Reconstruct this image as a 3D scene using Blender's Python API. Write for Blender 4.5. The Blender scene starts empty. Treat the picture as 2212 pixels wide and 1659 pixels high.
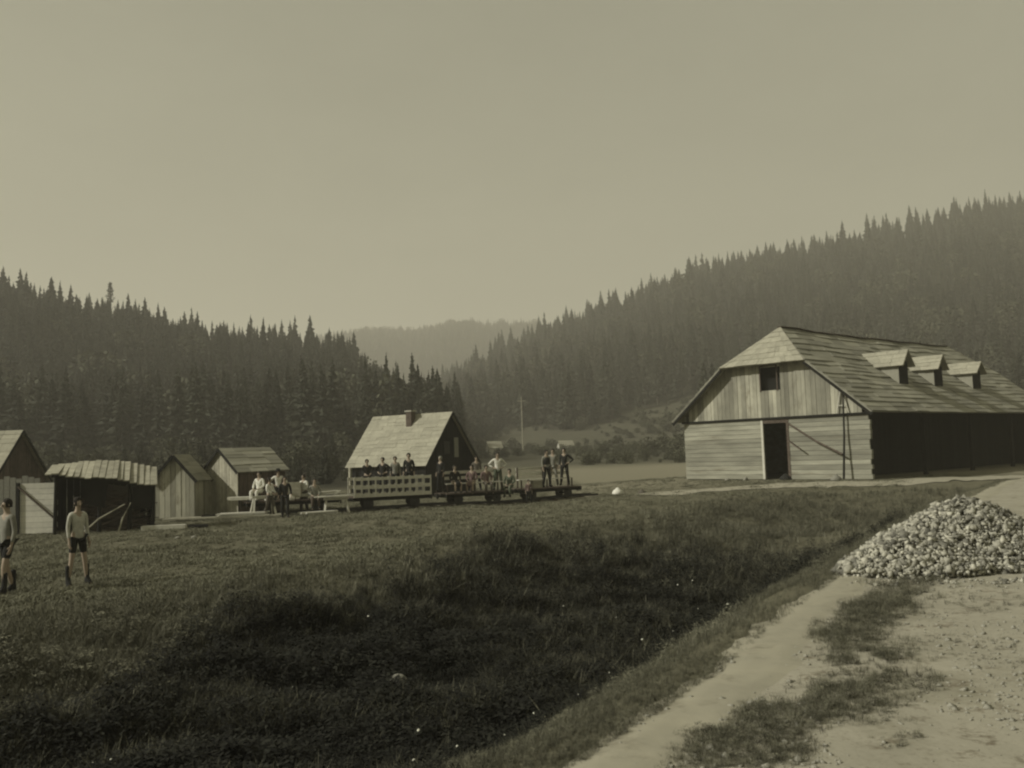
import bpy, math, random
import numpy as np
from mathutils import Vector, Matrix
random.seed(7); rng = np.random.default_rng(11)
sc = bpy.context.scene
EYE = 2.3; FPX = 2004.0
# ---------------------------------------------------------------- camera
cam = bpy.data.objects.new('camera', bpy.data.cameras.new('camera')); sc.collection.objects.link(cam)
cam.data.sensor_width = 36; cam.data.lens = 36*FPX/2212; cam.data.clip_start = .1; cam.data.clip_end = 8000
cam.matrix_world = Matrix.Translation((0, 0, EYE)) @ Matrix.Rotation(math.pi/2+math.atan(145.5/FPX), 4, 'X') @ Matrix.Rotation(-.033, 4, 'Z')
sc.camera = cam
# ---------------------------------------------------------------- light
SUN = Vector((-.80, -.20, .56)).normalized()
world = bpy.data.worlds.new('World'); sc.world = world; world.use_nodes = True
wn = world.node_tree; bg = wn.nodes['Background']
sky = wn.nodes.new('ShaderNodeTexSky'); sky.sky_type = 'NISHITA'; sky.sun_disc = False
sky.sun_elevation = math.asin(SUN.z); sky.sun_rotation = math.atan2(SUN.x, SUN.y)
sky.air_density = 1.5; sky.dust_density = 4
bw = wn.nodes.new('ShaderNodeRGBToBW'); pw = wn.nodes.new('ShaderNodeMath'); pw.operation = 'POWER'; pw.inputs[1].default_value = .33
ml = wn.nodes.new('ShaderNodeMath'); ml.operation = 'MULTIPLY'; ml.inputs[1].default_value = 2.06
mx = wn.nodes.new('ShaderNodeMix'); mx.data_type = 'RGBA'; mx.blend_type = 'MULTIPLY'; mx.inputs[0].default_value = 1
mx.inputs[7].default_value = (1, .978, .72, 1)
wn.links.new(sky.outputs[0], bw.inputs[0]); wn.links.new(bw.outputs[0], pw.inputs[0]); wn.links.new(pw.outputs[0], ml.inputs[0])
cl = wn.nodes.new('ShaderNodeTexNoise'); cl.inputs['Scale'].default_value = 2.6; cl.inputs['Detail'].default_value = 9; cl.inputs['Roughness'].default_value = .62; ctc = wn.nodes.new('ShaderNodeTexCoord'); cmp_ = wn.nodes.new('ShaderNodeMapping'); cmp_.inputs['Scale'].default_value = (1, 1, 2.6)
wn.links.new(ctc.outputs['Generated'], cmp_.inputs[0]); wn.links.new(cmp_.outputs[0], cl.inputs[0]); cr = wn.nodes.new('ShaderNodeMapRange'); cr.inputs[1].default_value = .3; cr.inputs[2].default_value = .7; cr.inputs[3].default_value = .93; cr.inputs[4].default_value = 1.05
cm = wn.nodes.new('ShaderNodeMath'); cm.operation = 'MULTIPLY'; wn.links.new(cl.outputs[0], cr.inputs[0]); wn.links.new(ml.outputs[0], cm.inputs[0]); wn.links.new(cr.outputs[0], cm.inputs[1])
wn.links.new(cm.outputs[0], mx.inputs[6]); wn.links.new(mx.outputs[2], bg.inputs[0]); bg.inputs[1].default_value = .1
sl = bpy.data.lights.new('sun', 'SUN'); sl.energy = 4.3; sl.angle = math.radians(1.0); sl.color = (1, .97, .89)
so = bpy.data.objects.new('sun', sl); sc.collection.objects.link(so); so.rotation_euler = SUN.to_track_quat('Z', 'Y').to_euler()
sc.view_settings.view_transform = 'Standard'; sc.view_settings.look = 'None'; sc.view_settings.exposure = 0.0; sc.view_settings.gamma = 1
sc.cycles.max_bounces = 5; sc.cycles.volume_bounces = 2; sc.cycles.diffuse_bounces = 3; sc.cycles.use_denoising = True; sc.cycles.filter_width = 2.2
# ---------------------------------------------------------------- materials
def mat(name, col, var=.35, scale=4., rough=.95, bump=0., island=0., inst=0., stretch=(1, 1, 1), col2=None, blotch=(), spec=.2):
    m = bpy.data.materials.new(name); m.use_nodes = True; nt = m.node_tree; N = nt.nodes; L = nt.links; b = N['Principled BSDF']
    b.inputs['Roughness'].default_value = rough; b.inputs['Specular IOR Level'].default_value = spec
    ds = lambda c: tuple((q*.78+.22*(c[0]*.3+c[1]*.6+c[2]*.1))*k for q, k in zip(c, (1, 1.02, .99)))
    col = ds(col); col2 = ds(col2) if col2 else None
    tc = N.new('ShaderNodeTexCoord'); mp = N.new('ShaderNodeMapping'); mp.inputs['Scale'].default_value = stretch
    L.new(tc.outputs['Object'], mp.inputs[0])
    nz = N.new('ShaderNodeTexNoise'); nz.inputs['Scale'].default_value = scale; nz.inputs['Detail'].default_value = 7; nz.inputs['Roughness'].default_value = .65
    L.new(mp.outputs[0], nz.inputs[0])
    mr = N.new('ShaderNodeMapRange'); mr.inputs[1].default_value = .3; mr.inputs[2].default_value = .7; L.new(nz.outputs[0], mr.inputs[0])
    mixc = N.new('ShaderNodeMix'); mixc.data_type = 'RGBA'; L.new(mr.outputs[0], mixc.inputs[0])
    c2 = col2 or tuple(c*(1+var) for c in col); c1 = col if col2 else tuple(c*(1-var) for c in col)
    mixc.inputs[6].default_value = (*c1, 1); mixc.inputs[7].default_value = (*c2, 1)
    out = mixc.outputs[2]
    def mul(sock, src, amt):
        r = N.new('ShaderNodeMapRange'); r.inputs[3].default_value = 1-amt; r.inputs[4].default_value = 1+amt; L.new(src, r.inputs[0])
        q = N.new('ShaderNodeVectorMath'); q.operation = 'SCALE'; L.new(sock, q.inputs[0]); L.new(r.outputs[0], q.inputs[3]); return q.outputs[0]
    if island: g = N.new('ShaderNodeNewGeometry'); out = mul(out, g.outputs['Random Per Island'], island)
    if inst: g = N.new('ShaderNodeObjectInfo'); out = mul(out, g.outputs['Random'], inst)
    for (c3, sc3, lo, hi) in blotch:
        n3 = N.new('ShaderNodeTexNoise'); n3.inputs['Scale'].default_value = sc3; n3.inputs['Detail'].default_value = 9; n3.inputs['Roughness'].default_value = .7; L.new(mp.outputs[0], n3.inputs[0])
        r3 = N.new('ShaderNodeMapRange'); r3.inputs[1].default_value = lo; r3.inputs[2].default_value = hi; L.new(n3.outputs[0], r3.inputs[0]); m3 = N.new('ShaderNodeMix'); m3.data_type = 'RGBA'
        L.new(r3.outputs[0], m3.inputs[0]); L.new(out, m3.inputs[6]); m3.inputs[7].default_value = (*c3, 1); out = m3.outputs[2]
    L.new(out, b.inputs['Base Color'])
    if bump:
        bp = N.new('ShaderNodeBump'); bp.inputs['Strength'].default_value = bump; bp.inputs['Distance'].default_value = .05
        L.new(nz.outputs[0], bp.inputs['Height']); L.new(bp.outputs[0], b.inputs['Normal'])
    return m
M = {}
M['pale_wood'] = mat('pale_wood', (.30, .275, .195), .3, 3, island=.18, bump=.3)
M['roof_pale'] = mat('roof_pale', (.30, .277, .2), .16, 5, island=.12, bump=.2)
M['roof_grey'] = mat('roof_grey', (.25, .235, .175), .22, 1.3, island=.25, bump=.3, stretch=(.3, 1, 1))
M['plank'] = mat('plank', (.285, .266, .195), .3, 1.2, island=.38, blotch=(((.15, .135, .095), 1.1, .56, .72),), bump=.3, stretch=(1, 1, .5))
M['log'] = mat('log', (.245, .233, .172), .28, 1.3, island=.24, blotch=(((.17, .155, .11), .9, .56, .72),), bump=.3, stretch=(1, .4, 3))
M['brown_wood'] = mat('brown_wood', (.085, .062, .045), .3, 4, island=.3)
M['dark_wood'] = mat('dark_wood', (.011, .0105, .008), .3, 3, island=.3)  # near black, for dark timber and for painted shade
M['iron'] = mat('iron', (.03, .028, .024), .3, 10, rough=.6)
M['white'] = mat('white', (.5, .47, .38), .12, 6, island=.1)
M['skin'] = mat('skin', (.34, .25, .17), .08, 20, rough=.6)
M['hair'] = mat('hair', (.025, .02, .015), .3, 30)
M['dark_cloth'] = mat('dark_cloth', (.02, .0195, .017), .3, 20)
M['mid_cloth'] = mat('mid_cloth', (.10, .085, .065), .3, 20)
M['red_cloth'] = mat('red_cloth', (.13, .08, .07), .25, 20)
M['green_cloth'] = mat('green_cloth', (.075, .09, .055), .25, 20)
M['white_cloth'] = mat('white_cloth', (.62, .59, .5), .15, 15)
M['linen'] = mat('linen', (.42, .40, .32), .2, 12)
M['grey_cloth'] = mat('grey_cloth', (.2, .19, .15), .2, 15)
M['stone'] = mat('stone', (.30, .28, .22), .3, 14, island=.65, bump=.4)
M['needle'] = mat('needle', (.038, .040, .024), .35, .5, inst=.35)
M['leaf'] = mat('leaf', (.066, .066, .036), .35, 1, inst=.3)
M['bark'] = mat('bark', (.07, .058, .042), .3, 5)
M['grass_short'] = mat('grass_short', (.155, .147, .09), .3, 9, inst=.4)
M['grass_dark'] = mat('grass_dark', (.013, .0132, .0085), .4, 9, inst=.7)
M['grass_pale'] = mat('grass_pale', (.24, .225, .15), .35, 9, inst=.5)
M['grass_mid'] = mat('grass_mid', (.115, .108, .068), .35, 9, inst=.6)
M['petal'] = mat('petal', (.6, .58, .46), .1, 9)
M['sand'] = mat('sand', (.35, .315, .235), .0, 1.3, bump=.6, col2=(.27, .245, .178), blotch=(((.16, .15, .10), .8, .54, .76), ((.15, .13, .09), 5, .56, .66), ((.17, .15, .11), 22, .55, .75)))
M['path'] = mat('path', (.34, .305, .215), .0, 2.5, bump=.2, col2=(.27, .245, .175), blotch=(((.17, .155, .11), 3, .55, .75),))
# ---------------------------------------------------------------- mesh helpers
def tag(o, label=None, cat=None, group=None, kind=None):
    if label: o['label'] = label
    if cat: o['category'] = cat
    if group: o['group'] = group
    if kind: o['kind'] = kind
    return o
def link(o, parent=None):
    sc.collection.objects.link(o)
    if parent is not None: o.parent = parent
    return o
def empty(name, loc, yaw=0, label=None, cat=None, group=None):
    o = bpy.data.objects.new(name, None); link(o); o.location = loc; o.rotation_euler = (0, 0, yaw); o.empty_display_size = .3
    return tag(o, label, cat, group)
def mesh_np(name, V, F, m, parent=None, smooth=False):
    me = bpy.data.meshes.new(name); V = np.asarray(V, float); F = np.asarray(F, np.int32); k = F.shape[1]
    me.vertices.add(len(V)); me.vertices.foreach_set('co', V.ravel())
    me.loops.add(F.size); me.loops.foreach_set('vertex_index', F.ravel())
    me.polygons.add(len(F)); me.polygons.foreach_set('loop_start', np.arange(0, F.size, k, dtype=np.int32))
    try: me.polygons.foreach_set('loop_total', np.full(len(F), k, dtype=np.int32))
    except Exception: pass
    me.update(calc_edges=True); me.validate()
    if smooth: me.polygons.foreach_set('use_smooth', np.ones(len(me.polygons), bool))
    if m: me.materials.append(m)
    return link(bpy.data.objects.new(name, me), parent) if parent is not False else me
class MB:
    def __init__(s): s.v = []; s.f = []
    def hexa(s, p):      # 8 points: bottom 4, top 4
        n = len(s.v); s.v += [tuple(q) for q in p]
        s.f += [tuple(n+i for i in t) for t in ((0, 3, 2, 1), (4, 5, 6, 7), (0, 1, 5, 4), (1, 2, 6, 5), (2, 3, 7, 6), (3, 0, 4, 7))]; return s
    def box(s, x0, x1, y0, y1, z0, z1):
        return s.hexa([(x0, y0, z0), (x1, y0, z0), (x1, y1, z0), (x0, y1, z0), (x0, y0, z1), (x1, y0, z1), (x1, y1, z1), (x0, y1, z1)])
    def beam(s, a, b, w, h=None, up=(0, 0, 1)):
        a = Vector(a); b = Vector(b); h = h or w; d = (b-a).normalized(); u = Vector(up)
        if abs(d.dot(u)) > .95: u = Vector((0, 1, 0))
        r = d.cross(u).normalized()*w/2; t = r.cross(d).normalized()*h/2
        return s.hexa([a-r-t, a+r-t, a+r+t, a-r+t, b-r-t, b+r-t, b+r+t, b-r+t])
    def tube(s, pts, rad, n=7):
        pts = [Vector(p) for p in pts]; rad = rad if isinstance(rad, (list, tuple)) else [rad]*len(pts); base = len(s.v)
        for i, p in enumerate(pts):
            d = (pts[min(i+1, len(pts)-1)]-pts[max(i-1, 0)]).normalized(); u = Vector((0, 0, 1)) if abs(d.z) < .9 else Vector((1, 0, 0))
            r = d.cross(u).normalized(); t = r.cross(d)
            for k in range(n):
                a = 2*math.pi*k/n; s.v.append(tuple(p+(r*math.cos(a)+t*math.sin(a))*rad[i]))
        for i in range(len(pts)-1):
            for k in range(n):
                s.f.append((base+i*n+k, base+i*n+(k+1) % n, base+(i+1)*n+(k+1) % n, base+(i+1)*n+k))
        s.f.append(tuple(base+k for k in range(n))[::-1]); s.f.append(tuple(base+(len(pts)-1)*n+k for k in range(n))); return s
    def lathe(s, prof, n=14, c=(0, 0, 0)):
        base = len(s.v)
        for r, z in prof:
            for k in range(n):
                a = 2*math.pi*k/n; s.v.append((c[0]+r*math.cos(a), c[1]+r*math.sin(a), c[2]+z))
        for i in range(len(prof)-1):
            for k in range(n): s.f.append((base+i*n+k, base+i*n+(k+1) % n, base+(i+1)*n+(k+1) % n, base+(i+1)*n+k))
        return s
    def build(s, name, m, parent=None, smooth=False):
        me = bpy.data.meshes.new(name); me.from_pydata(s.v, [], s.f); me.update(); me.materials.append(m)
        if smooth: me.polygons.foreach_set('use_smooth', np.ones(len(me.polygons), bool))
        return link(bpy.data.objects.new(name, me), parent)
def roof_plane(mb, BL, BR, TR, TL, n, blen=1.2, th=.03, lift=.05, jit=.012, slab=.05):
    BL, BR, TR, TL = map(Vector, (BL, BR, TR, TL)); nm = (BR-BL).cross((TL if (TL-BL).length > .01 else TR)-BL).normalized()
    if nm.z < 0: nm = -nm
    P = lambda u, t: (BL.lerp(TL, t)).lerp(BR.lerp(TR, t), u)
    w = nm*slab
    for i in range(12): a, b = i/12, (i+1)/12; A, B, C, D = P(a, 0), P(b, 0), P(b, 1), P(a, 1); A2, B2 = P(a, .5), P(b, .5); mb.hexa([A-w, B-w, B2-w, A2-w, A, B, B2, A2]); mb.hexa([A2-w, B2-w, C-w, D-w, A2, B2, C, D])
    for i in range(n):
        t0 = i/n; t1 = min(1., (i+1.25)/n); Lr = (P(1, t0)-P(0, t0)).length; k = max(1, round(Lr/blen)); u = 0; cuts = [0]
        for j in range(k-1): cuts.append((j+1+random.uniform(-.3, .3))/k)
        cuts.append(1)
        for a, b in zip(cuts[:-1], cuts[1:]):
            l = lift+random.uniform(-jit, jit); g = .006/max(Lr, .3); tt = t0-random.uniform(0, .12)/n
            lo = nm*.004; A = P(a+g, tt); B = P(b-g, tt); C = P(b-g, t1); D = P(a+g, t1)
            mb.hexa([A+lo+nm*(l-th), B+lo+nm*(l-th), C+lo, D+lo, A+nm*(l+.004), B+nm*(l+.004), C+nm*(th*.7+.004), D+nm*(th*.7+.004)])
# ---------------------------------------------------------------- terrain
def vnoise(x, y, s, seed=0):
    x = np.asarray(x, float)/s; y = np.asarray(y, float)/s; xi = np.floor(x); yi = np.floor(y); fx = x-xi; fy = y-yi
    fx = fx*fx*(3-2*fx); fy = fy*fy*(3-2*fy)
    h = lambda a, b: np.modf(np.abs(np.sin(a*127.1+b*311.7+seed*74.7)*43758.5453))[0]
    return (h(xi, yi)*(1-fx)+h(xi+1, yi)*fx)*(1-fy)+(h(xi, yi+1)*(1-fx)+h(xi+1, yi+1)*fx)*fy
def sstep(a, b, x): t = np.clip((x-a)/(b-a), 0, 1); return t*t*(3-2*t)
EY = [-160, -60, -8, -1, 2.5, 4.81, 6.47, 10, 14.07, 21.5, 32.35, 50, 80, 200]
EX = [-120, -36, -5.2, -2.4, -.95, .16, 1.18, 3.09, 5.43, 9.9, 16.95, 31, 52, 140]
def edge_d(x, y):
    e = np.interp(y, EY, EX); s = (np.interp(y+1, EY, EX)-np.interp(y-1, EY, EX))/2
    return (x-e)/np.sqrt(1+s*s)
LR = [-1.2, -.9, -.552, -.432, -.302, -.183, -.153, -.103, -.053, 0]; LH = [65, 57, 47, 36, 28, 25.5, 16, 6, 0, 0]
RR = [-.3, -.2, -.153, -.103, -.053, .022, .097, .197, .296, .411, .531, .7, 1.2]
RE = [.0, .02, .045, .068, .098, .134, .16, .197, .217, .237, .262, .285, .3]
FR = [-.6, -.3, -.2, -.153, -.103, -.06, -.013, .022, .1, .3]; FE = [.05, .1, .128, .133, .130, .140, .135, .134, .12, .08]
BARN = (17.52, 45.69); BY = .73
def in_barn(x, y, m=0):
    c, s = math.cos(BY), math.sin(BY); dx = x-BARN[0]; dy = y-BARN[1]; lx = dx*c+dy*s; ly = -dx*s+dy*c
    return np.maximum(np.maximum(-lx, lx-23.5), np.maximum(-ly, ly-11.3))
def height(x, y):
    x = np.asarray(x, float); y = np.asarray(y, float); d = edge_d(x, y); r = x/np.maximum(y, 60)
    z = np.zeros_like(x)
    hol = sstep(-11, -5.5, d)*sstep(46, 34, y)
    z -= .85*hol
    top = .7-.34*sstep(32, 46, y)
    rd = sstep(-2.6, -.1, d)*sstep(58, 45, y); z = z*(1-rd)+top*rd
    z += (.34+0*x)*sstep(9, 1.5, in_barn(x, y))*(1-rd)*sstep(40, 45, y) * 1.0
    near = sstep(70, 50, y)*(1-sstep(-.9, -.1, d))
    z += near*(.16*(vnoise(x, y, 2.2, 1)-.5)+.09*(vnoise(x, y, .8, 2)-.5))*(.35+.9*hol)
    z += near*.42*(vnoise(x*.8+y*.45, y*1.1-x*.2, 2.6, 14)-.5)*sstep(16, 24, y)*sstep(-3, -5, d)*sstep(-26, -14, d)*sstep(46, 41, y)
    z += .02*(vnoise(x, y, .5, 5)-.5)*sstep(40, 10, y)
    rough = (vnoise(x, y, 40, 3)-.5)*1.0+(vnoise(x, y, 14, 4)-.5)*.5
    fl = 1.5*sstep(60, 180, y)+rough*sstep(70, 200, y)
    lh = np.interp(r, LR, LH)*sstep(135, 300, y)*(1-sstep(330, 600, y)); lh = lh+rough*3*np.clip(lh/20, 0, 1)
    rh = np.maximum(np.interp(r, RR, RE)*550-13, 0)*np.clip((y-180)/370, 0, 1)**1.2; rh = rh+rough*4*np.clip(rh/30, 0, 1)
    fh = np.maximum(np.interp(r, FR, FE)*1300-10, 0)*sstep(650, 1300, y); fh = fh+rough*6*np.clip(fh/50, 0, 1)
    return z+np.maximum.reduce([fl, lh, rh, fh])*sstep(58, 75, y)
def gz(x, y): return float(height(np.array([x]), np.array([y]))[0])
def hollow_w(x, y):     # where the dark rough growth stands
    d = edge_d(x, y); n = (vnoise(x, y, 1.6, 8)-.5)*1.6+(vnoise(x, y, 5, 9)-.5)*2.5
    q = 1.3*sstep(17, 9, y)-1.2*sstep(15, 24, y)
    return sstep(-9.3, -7.2, d+n-q)*sstep(-.7, -2.0, d+n*.25)*sstep(29, 17, y+n*1.5)
def axis(n, a, lo, hi, c):
    t = np.linspace(-1, 1, n); f = np.sinh(a*t)/np.sinh(a); return c+np.where(f < 0, -f*(lo-c), f*(hi-c))
gx = axis(620, 8.2, -1350, 1350, 0); gy = axis(700, 8.2, -140, 2050, 9)
X, Y = np.meshgrid(gx, gy); Z = height(X, Y); V = np.c_[X.ravel(), Y.ravel(), Z.ravel()]
n0 = len(gx); I = np.arange(len(gy)-1)[:, None]*n0+np.arange(n0-1)[None]; F = np.stack([I, I+1, I+n0+1, I+n0], -1).reshape(-1, 4)
def ground_mat():
    m = bpy.data.materials.new('ground_cover'); m.use_nodes = True; nt = m.node_tree; N = nt.nodes; L = nt.links; b = N['Principled BSDF']
    b.inputs['Roughness'].default_value = 1; b.inputs['Specular IOR Level'].default_value = .1
    tc = N.new('ShaderNodeTexCoord')
    def noise(s, lo=.3, hi=.7):
        n = N.new('ShaderNodeTexNoise'); n.inputs['Scale'].default_value = s; n.inputs['Detail'].default_value = 8; n.inputs['Roughness'].default_value = .7; L.new(tc.outputs['Object'], n.inputs[0])
        r = N.new('ShaderNodeMapRange'); r.inputs[1].default_value = lo; r.inputs[2].default_value = hi; L.new(n.outputs[0], r.inputs[0]); return r.outputs[0], n
    def mix(f, a, c):
        q = N.new('ShaderNodeMix'); q.data_type = 'RGBA'; L.new(f, q.inputs[0])
        for i, v in ((6, a), (7, c)):
            if isinstance(v, tuple): q.inputs[i].default_value = (*v, 1)
            else: L.new(v, q.inputs[i])
        return q.outputs[2]
    f1, n1 = noise(.35); f2, n2 = noise(4.5)
    meadow = mix(f1, mix(f2, (.115, .108, .072), (.165, .155, .105)), mix(f2, (.09, .087, .058), (.135, .128, .086)))
    dark = mix(f2, (.014, .013, .008), (.03, .028, .017)); pale = mix(f2, (.19, .178, .125), (.24, .222, .155)); hill = mix(f1, (.05, .05, .033), (.09, .086, .058))
    def att(nm):
        a = N.new('ShaderNodeAttribute'); a.attribute_name = nm; return a.outputs['Fac']
    c = mix(att('heath'), meadow, dark); c = mix(att('field'), c, pale); c = mix(att('hill'), c, hill)
    wood = mix(f1, (.022, .022, .014), (.034, .032, .02)); c = mix(att('wood'), c, wood)
    L.new(c, b.inputs['Base Color'])
    bp = N.new('ShaderNodeBump'); bp.inputs['Strength'].default_value = .6; bp.inputs['Distance'].default_value = .12
    L.new(n2.outputs[0], bp.inputs['Height']); L.new(bp.outputs[0], b.inputs['Normal']); return m
ground = mesh_np('ground', V, F, ground_mat(), smooth=True); tag(ground, kind='structure')
def set_attr(o, nm, val):
    a = o.data.attributes.new(nm, 'FLOAT', 'POINT'); a.data.foreach_set('value', np.ascontiguousarray(val, dtype=np.float32).ravel())
def wood_mask(x, y):
    r = x/np.maximum(y, 60); n = (vnoise(x, y, 18, 12)-.5)
    left = (r < -.055-.0*y)*(y > 128+n*14)*(y < 420)
    right = (y > 240+n*70)*(r > -.3)+(r > .21+n*.04)*(y > 150+n*20)
    return (left+right) > 0
xf, yf = V[:, 0], V[:, 1]
set_attr(ground, 'heath', hollow_w(xf, yf))
set_attr(ground, 'field', sstep(46.5, 52, yf+(vnoise(xf, yf, 3, 31)-.5)*4)*sstep(112, 92, yf+(vnoise(xf, yf, 9, 32)-.5)*14)*sstep(-.6, .6, xf-2+(vnoise(xf, yf, 4, 33)-.5)*5)*.85)
set_attr(ground, 'hill', sstep(95, 120, yf)); set_attr(ground, 'wood', np.maximum(wood_mask(xf, yf).astype(float), sstep(62, 72, yf+(vnoise(xf, yf, 5, 41)-.5)*6)*sstep(-.1, -.13, xf/np.maximum(yf, 20))))
# sheets draped over the ground: sandy road, footpath, track bed
def sheet(name, pts, widths, m, off, rag=.08, step=.12, ncol=14, seed=0, taper=False):
    P = np.array(pts, float); seg = np.r_[0, np.cumsum(np.hypot(*np.diff(P, axis=0).T))]; n = max(2, int(seg[-1]/step)); t = np.linspace(0, seg[-1], n)
    px = np.interp(t, seg, P[:, 0]); py = np.interp(t, seg, P[:, 1])
    for _ in range(40): px[1:-1] = (px[:-2]+2*px[1:-1]+px[2:])/4; py[1:-1] = (py[:-2]+2*py[1:-1]+py[2:])/4
    tx = np.gradient(px); ty = np.gradient(py); l = np.hypot(tx, ty); nx, ny = ty/l, -tx/l
    W = np.array(widths, float); wl = np.interp(t, seg, W[:, 0]); wr = np.interp(t, seg, W[:, 1])
    rg = lambda sd: rag*((vnoise(t, t*0, .5, sd)-.5)*1.1+(vnoise(t, t*0, .17, sd+1)-.5)*.7+(vnoise(t, t*0, 2.3, sd+2)-.5)*2)
    L0 = wl+rg(seed); R0 = wr+rg(seed+5); u = np.linspace(0, 1, ncol)
    O = L0[:, None]*(1-u)+R0[:, None]*u; Xs = px[:, None]+nx[:, None]*O; Ys = py[:, None]+ny[:, None]*O
    Zs = height(Xs, Ys)+(off*np.clip(np.minimum(u, 1-u)*3, 0, 1)[None, :] if taper else off); Vv = np.c_[Xs.ravel(), Ys.ravel(), Zs.ravel()]
    I = np.arange(n-1)[:, None]*ncol+np.arange(ncol-1)[None]; Ff = np.stack([I, I+1, I+ncol+1, I+ncol], -1).reshape(-1, 4)
    return tag(mesh_np(name, Vv, Ff, m, smooth=True), kind='structure')
road_line = [(np.interp(y, EY, EX), y) for y in (-30, -8, -1, 2.5, 4.81, 6.47, 10, 14.07, 21.5, 32.35, 40)]
sheet('footpath', road_line, [(.0, .62)]*5+[(.0, .56)]*6, M['path'], .024, rag=.15, seed=3, ncol=16, taper=True)
rd = sheet('dirt_road', road_line, [(.12, 9)]*8+[(.12, 8)]*3, M['sand'], .010, rag=.05, seed=20, ncol=70)
sheet('track_bed', [(-7.3, 39.4), (-3.7, 40.8), (2.9, 44.4), (9, 45.6), (17.3, 43.6), (30, 47)], [(-.6, .7)]*2+[(-.9, .9)]*2+[(-.9, .8)]*2, M['path'], .03, rag=.3, step=.3, seed=40, ncol=6)
# ---------------------------------------------------------------- scatter (geometry nodes)
def proto_collection(name, meshes):
    c = bpy.data.collections.new(name)
    for i, me in enumerate(meshes): c.objects.link(bpy.data.objects.new('%s_%02d' % (name, i), me))
    return c
def scatter(name, P, col, scl, yaw, idx, tilt=None, kind='stuff'):
    P = np.asarray(P, float); n = len(P); me = bpy.data.meshes.new(name); me.vertices.add(n); me.vertices.foreach_set('co', P.ravel())
    a = me.attributes.new('scl', 'FLOAT_VECTOR', 'POINT'); s = np.asarray(scl, float); s = s if s.ndim == 2 else np.repeat(s[:, None], 3, 1); a.data.foreach_set('vector', s.astype(np.float32).ravel())
    a = me.attributes.new('rot', 'FLOAT_VECTOR', 'POINT'); r = np.zeros((n, 3), np.float32); r[:, 2] = yaw
    if tilt is not None: r[:, :2] = tilt
    a.data.foreach_set('vector', r.ravel())
    a = me.attributes.new('pick', 'INT', 'POINT'); a.data.foreach_set('value', np.asarray(idx, np.int32))
    o = link(bpy.data.objects.new(name, me)); tag(o, kind=kind)
    g = bpy.data.node_groups.new(name, 'GeometryNodeTree'); g.interface.new_socket('Geometry', in_out='INPUT', socket_type='NodeSocketGeometry'); g.interface.new_socket('Geometry', in_out='OUTPUT', socket_type='NodeSocketGeometry')
    N = g.nodes; gi = N.new('NodeGroupInput'); go = N.new('NodeGroupOutput'); ip = N.new('GeometryNodeInstanceOnPoints'); ci = N.new('GeometryNodeCollectionInfo')
    ci.inputs['Collection'].default_value = col; ci.inputs['Separate Children'].default_value = True; ci.inputs['Reset Children'].default_value = True
    def na(nm, t): q = N.new('GeometryNodeInputNamedAttribute'); q.data_type = t; q.inputs['Name'].default_value = nm; return q.outputs[0]
    g.links.new(gi.outputs[0], ip.inputs['Points']); g.links.new(ci.outputs[0], ip.inputs['Instance']); ip.inputs['Pick Instance'].default_value = True
    g.links.new(na('pick', 'INT'), ip.inputs['Instance Index']); g.links.new(na('rot', 'FLOAT_VECTOR'), ip.inputs['Rotation']); g.links.new(na('scl', 'FLOAT_VECTOR'), ip.inputs['Scale'])
    g.links.new(ip.outputs[0], go.inputs[0]); md = o.modifiers.new('scatter', 'NODES'); md.node_group = g; return o
# ---------------------------------------------------------------- trees
def spruce_mesh(seed, levels, nb, R=.19, base=.10, jag=1.0, name='spruce', split=False):
    r = random.Random(seed); V = []; F = []
    def add(ps, fs): n = len(V); V.extend(ps); F.extend([tuple(n+i for i in f) for f in fs])
    top = .985
    for i in range(levels):
        t = i/(levels-1); z = base+(top-base)*t; rad = R*(1-t)**.85*(1+.18*math.sin(i*2.4+seed))+.006
        if t < .12: rad *= .65+3*t
        for k in range(max(4, int(nb*(1-.45*t)))):
            a = r.uniform(0, 6.283); l = rad*r.uniform(.6, 1.2)*jag; w = l*r.uniform(.16, .27)+.004; dr = l*r.uniform(.25, .6); zz = z+r.uniform(-.018, .018)
            c, s = math.cos(a), math.sin(a); P = lambda q, u, h: (c*q-s*u, s*q+c*u, zz+h)
            add([P(0, 0, .012), P(l*.55, w, -dr*.55), P(l, r.uniform(-w, w)*.3, -dr*.8+r.uniform(0, .012)), P(l*.55, -w, -dr*.55), P(l*.6, 0, -dr*.15+.006), P(l*.5, 0, -dr*1.2-.012)],
                [(0, 1, 4), (1, 2, 4), (2, 3, 4), (3, 0, 4), (0, 2, 5)])
    for k in range(3):
        a = k*2.1; add([(0.004*math.cos(a), .004*math.sin(a), .93), (.004*math.cos(a+2), .004*math.sin(a+2), .93), (0, 0, 1.0)], [(0, 1, 2)])
    nt = len(V); T = MB().tube([(0, 0, -.03), (0, 0, .4), (0, 0, .95)], [.014, .010, .003], 6)
    if split: return V, F, T
    me = bpy.data.meshes.new(name); me.from_pydata(V+T.v, [], F+[tuple(nt+i for i in f) for f in T.f]); me.materials.append(M['needle']); me.materials.append(M['bark'])
    k = len(F)
    for p in me.polygons:
        if p.index >= k: p.material_index = 1
    return me
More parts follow.
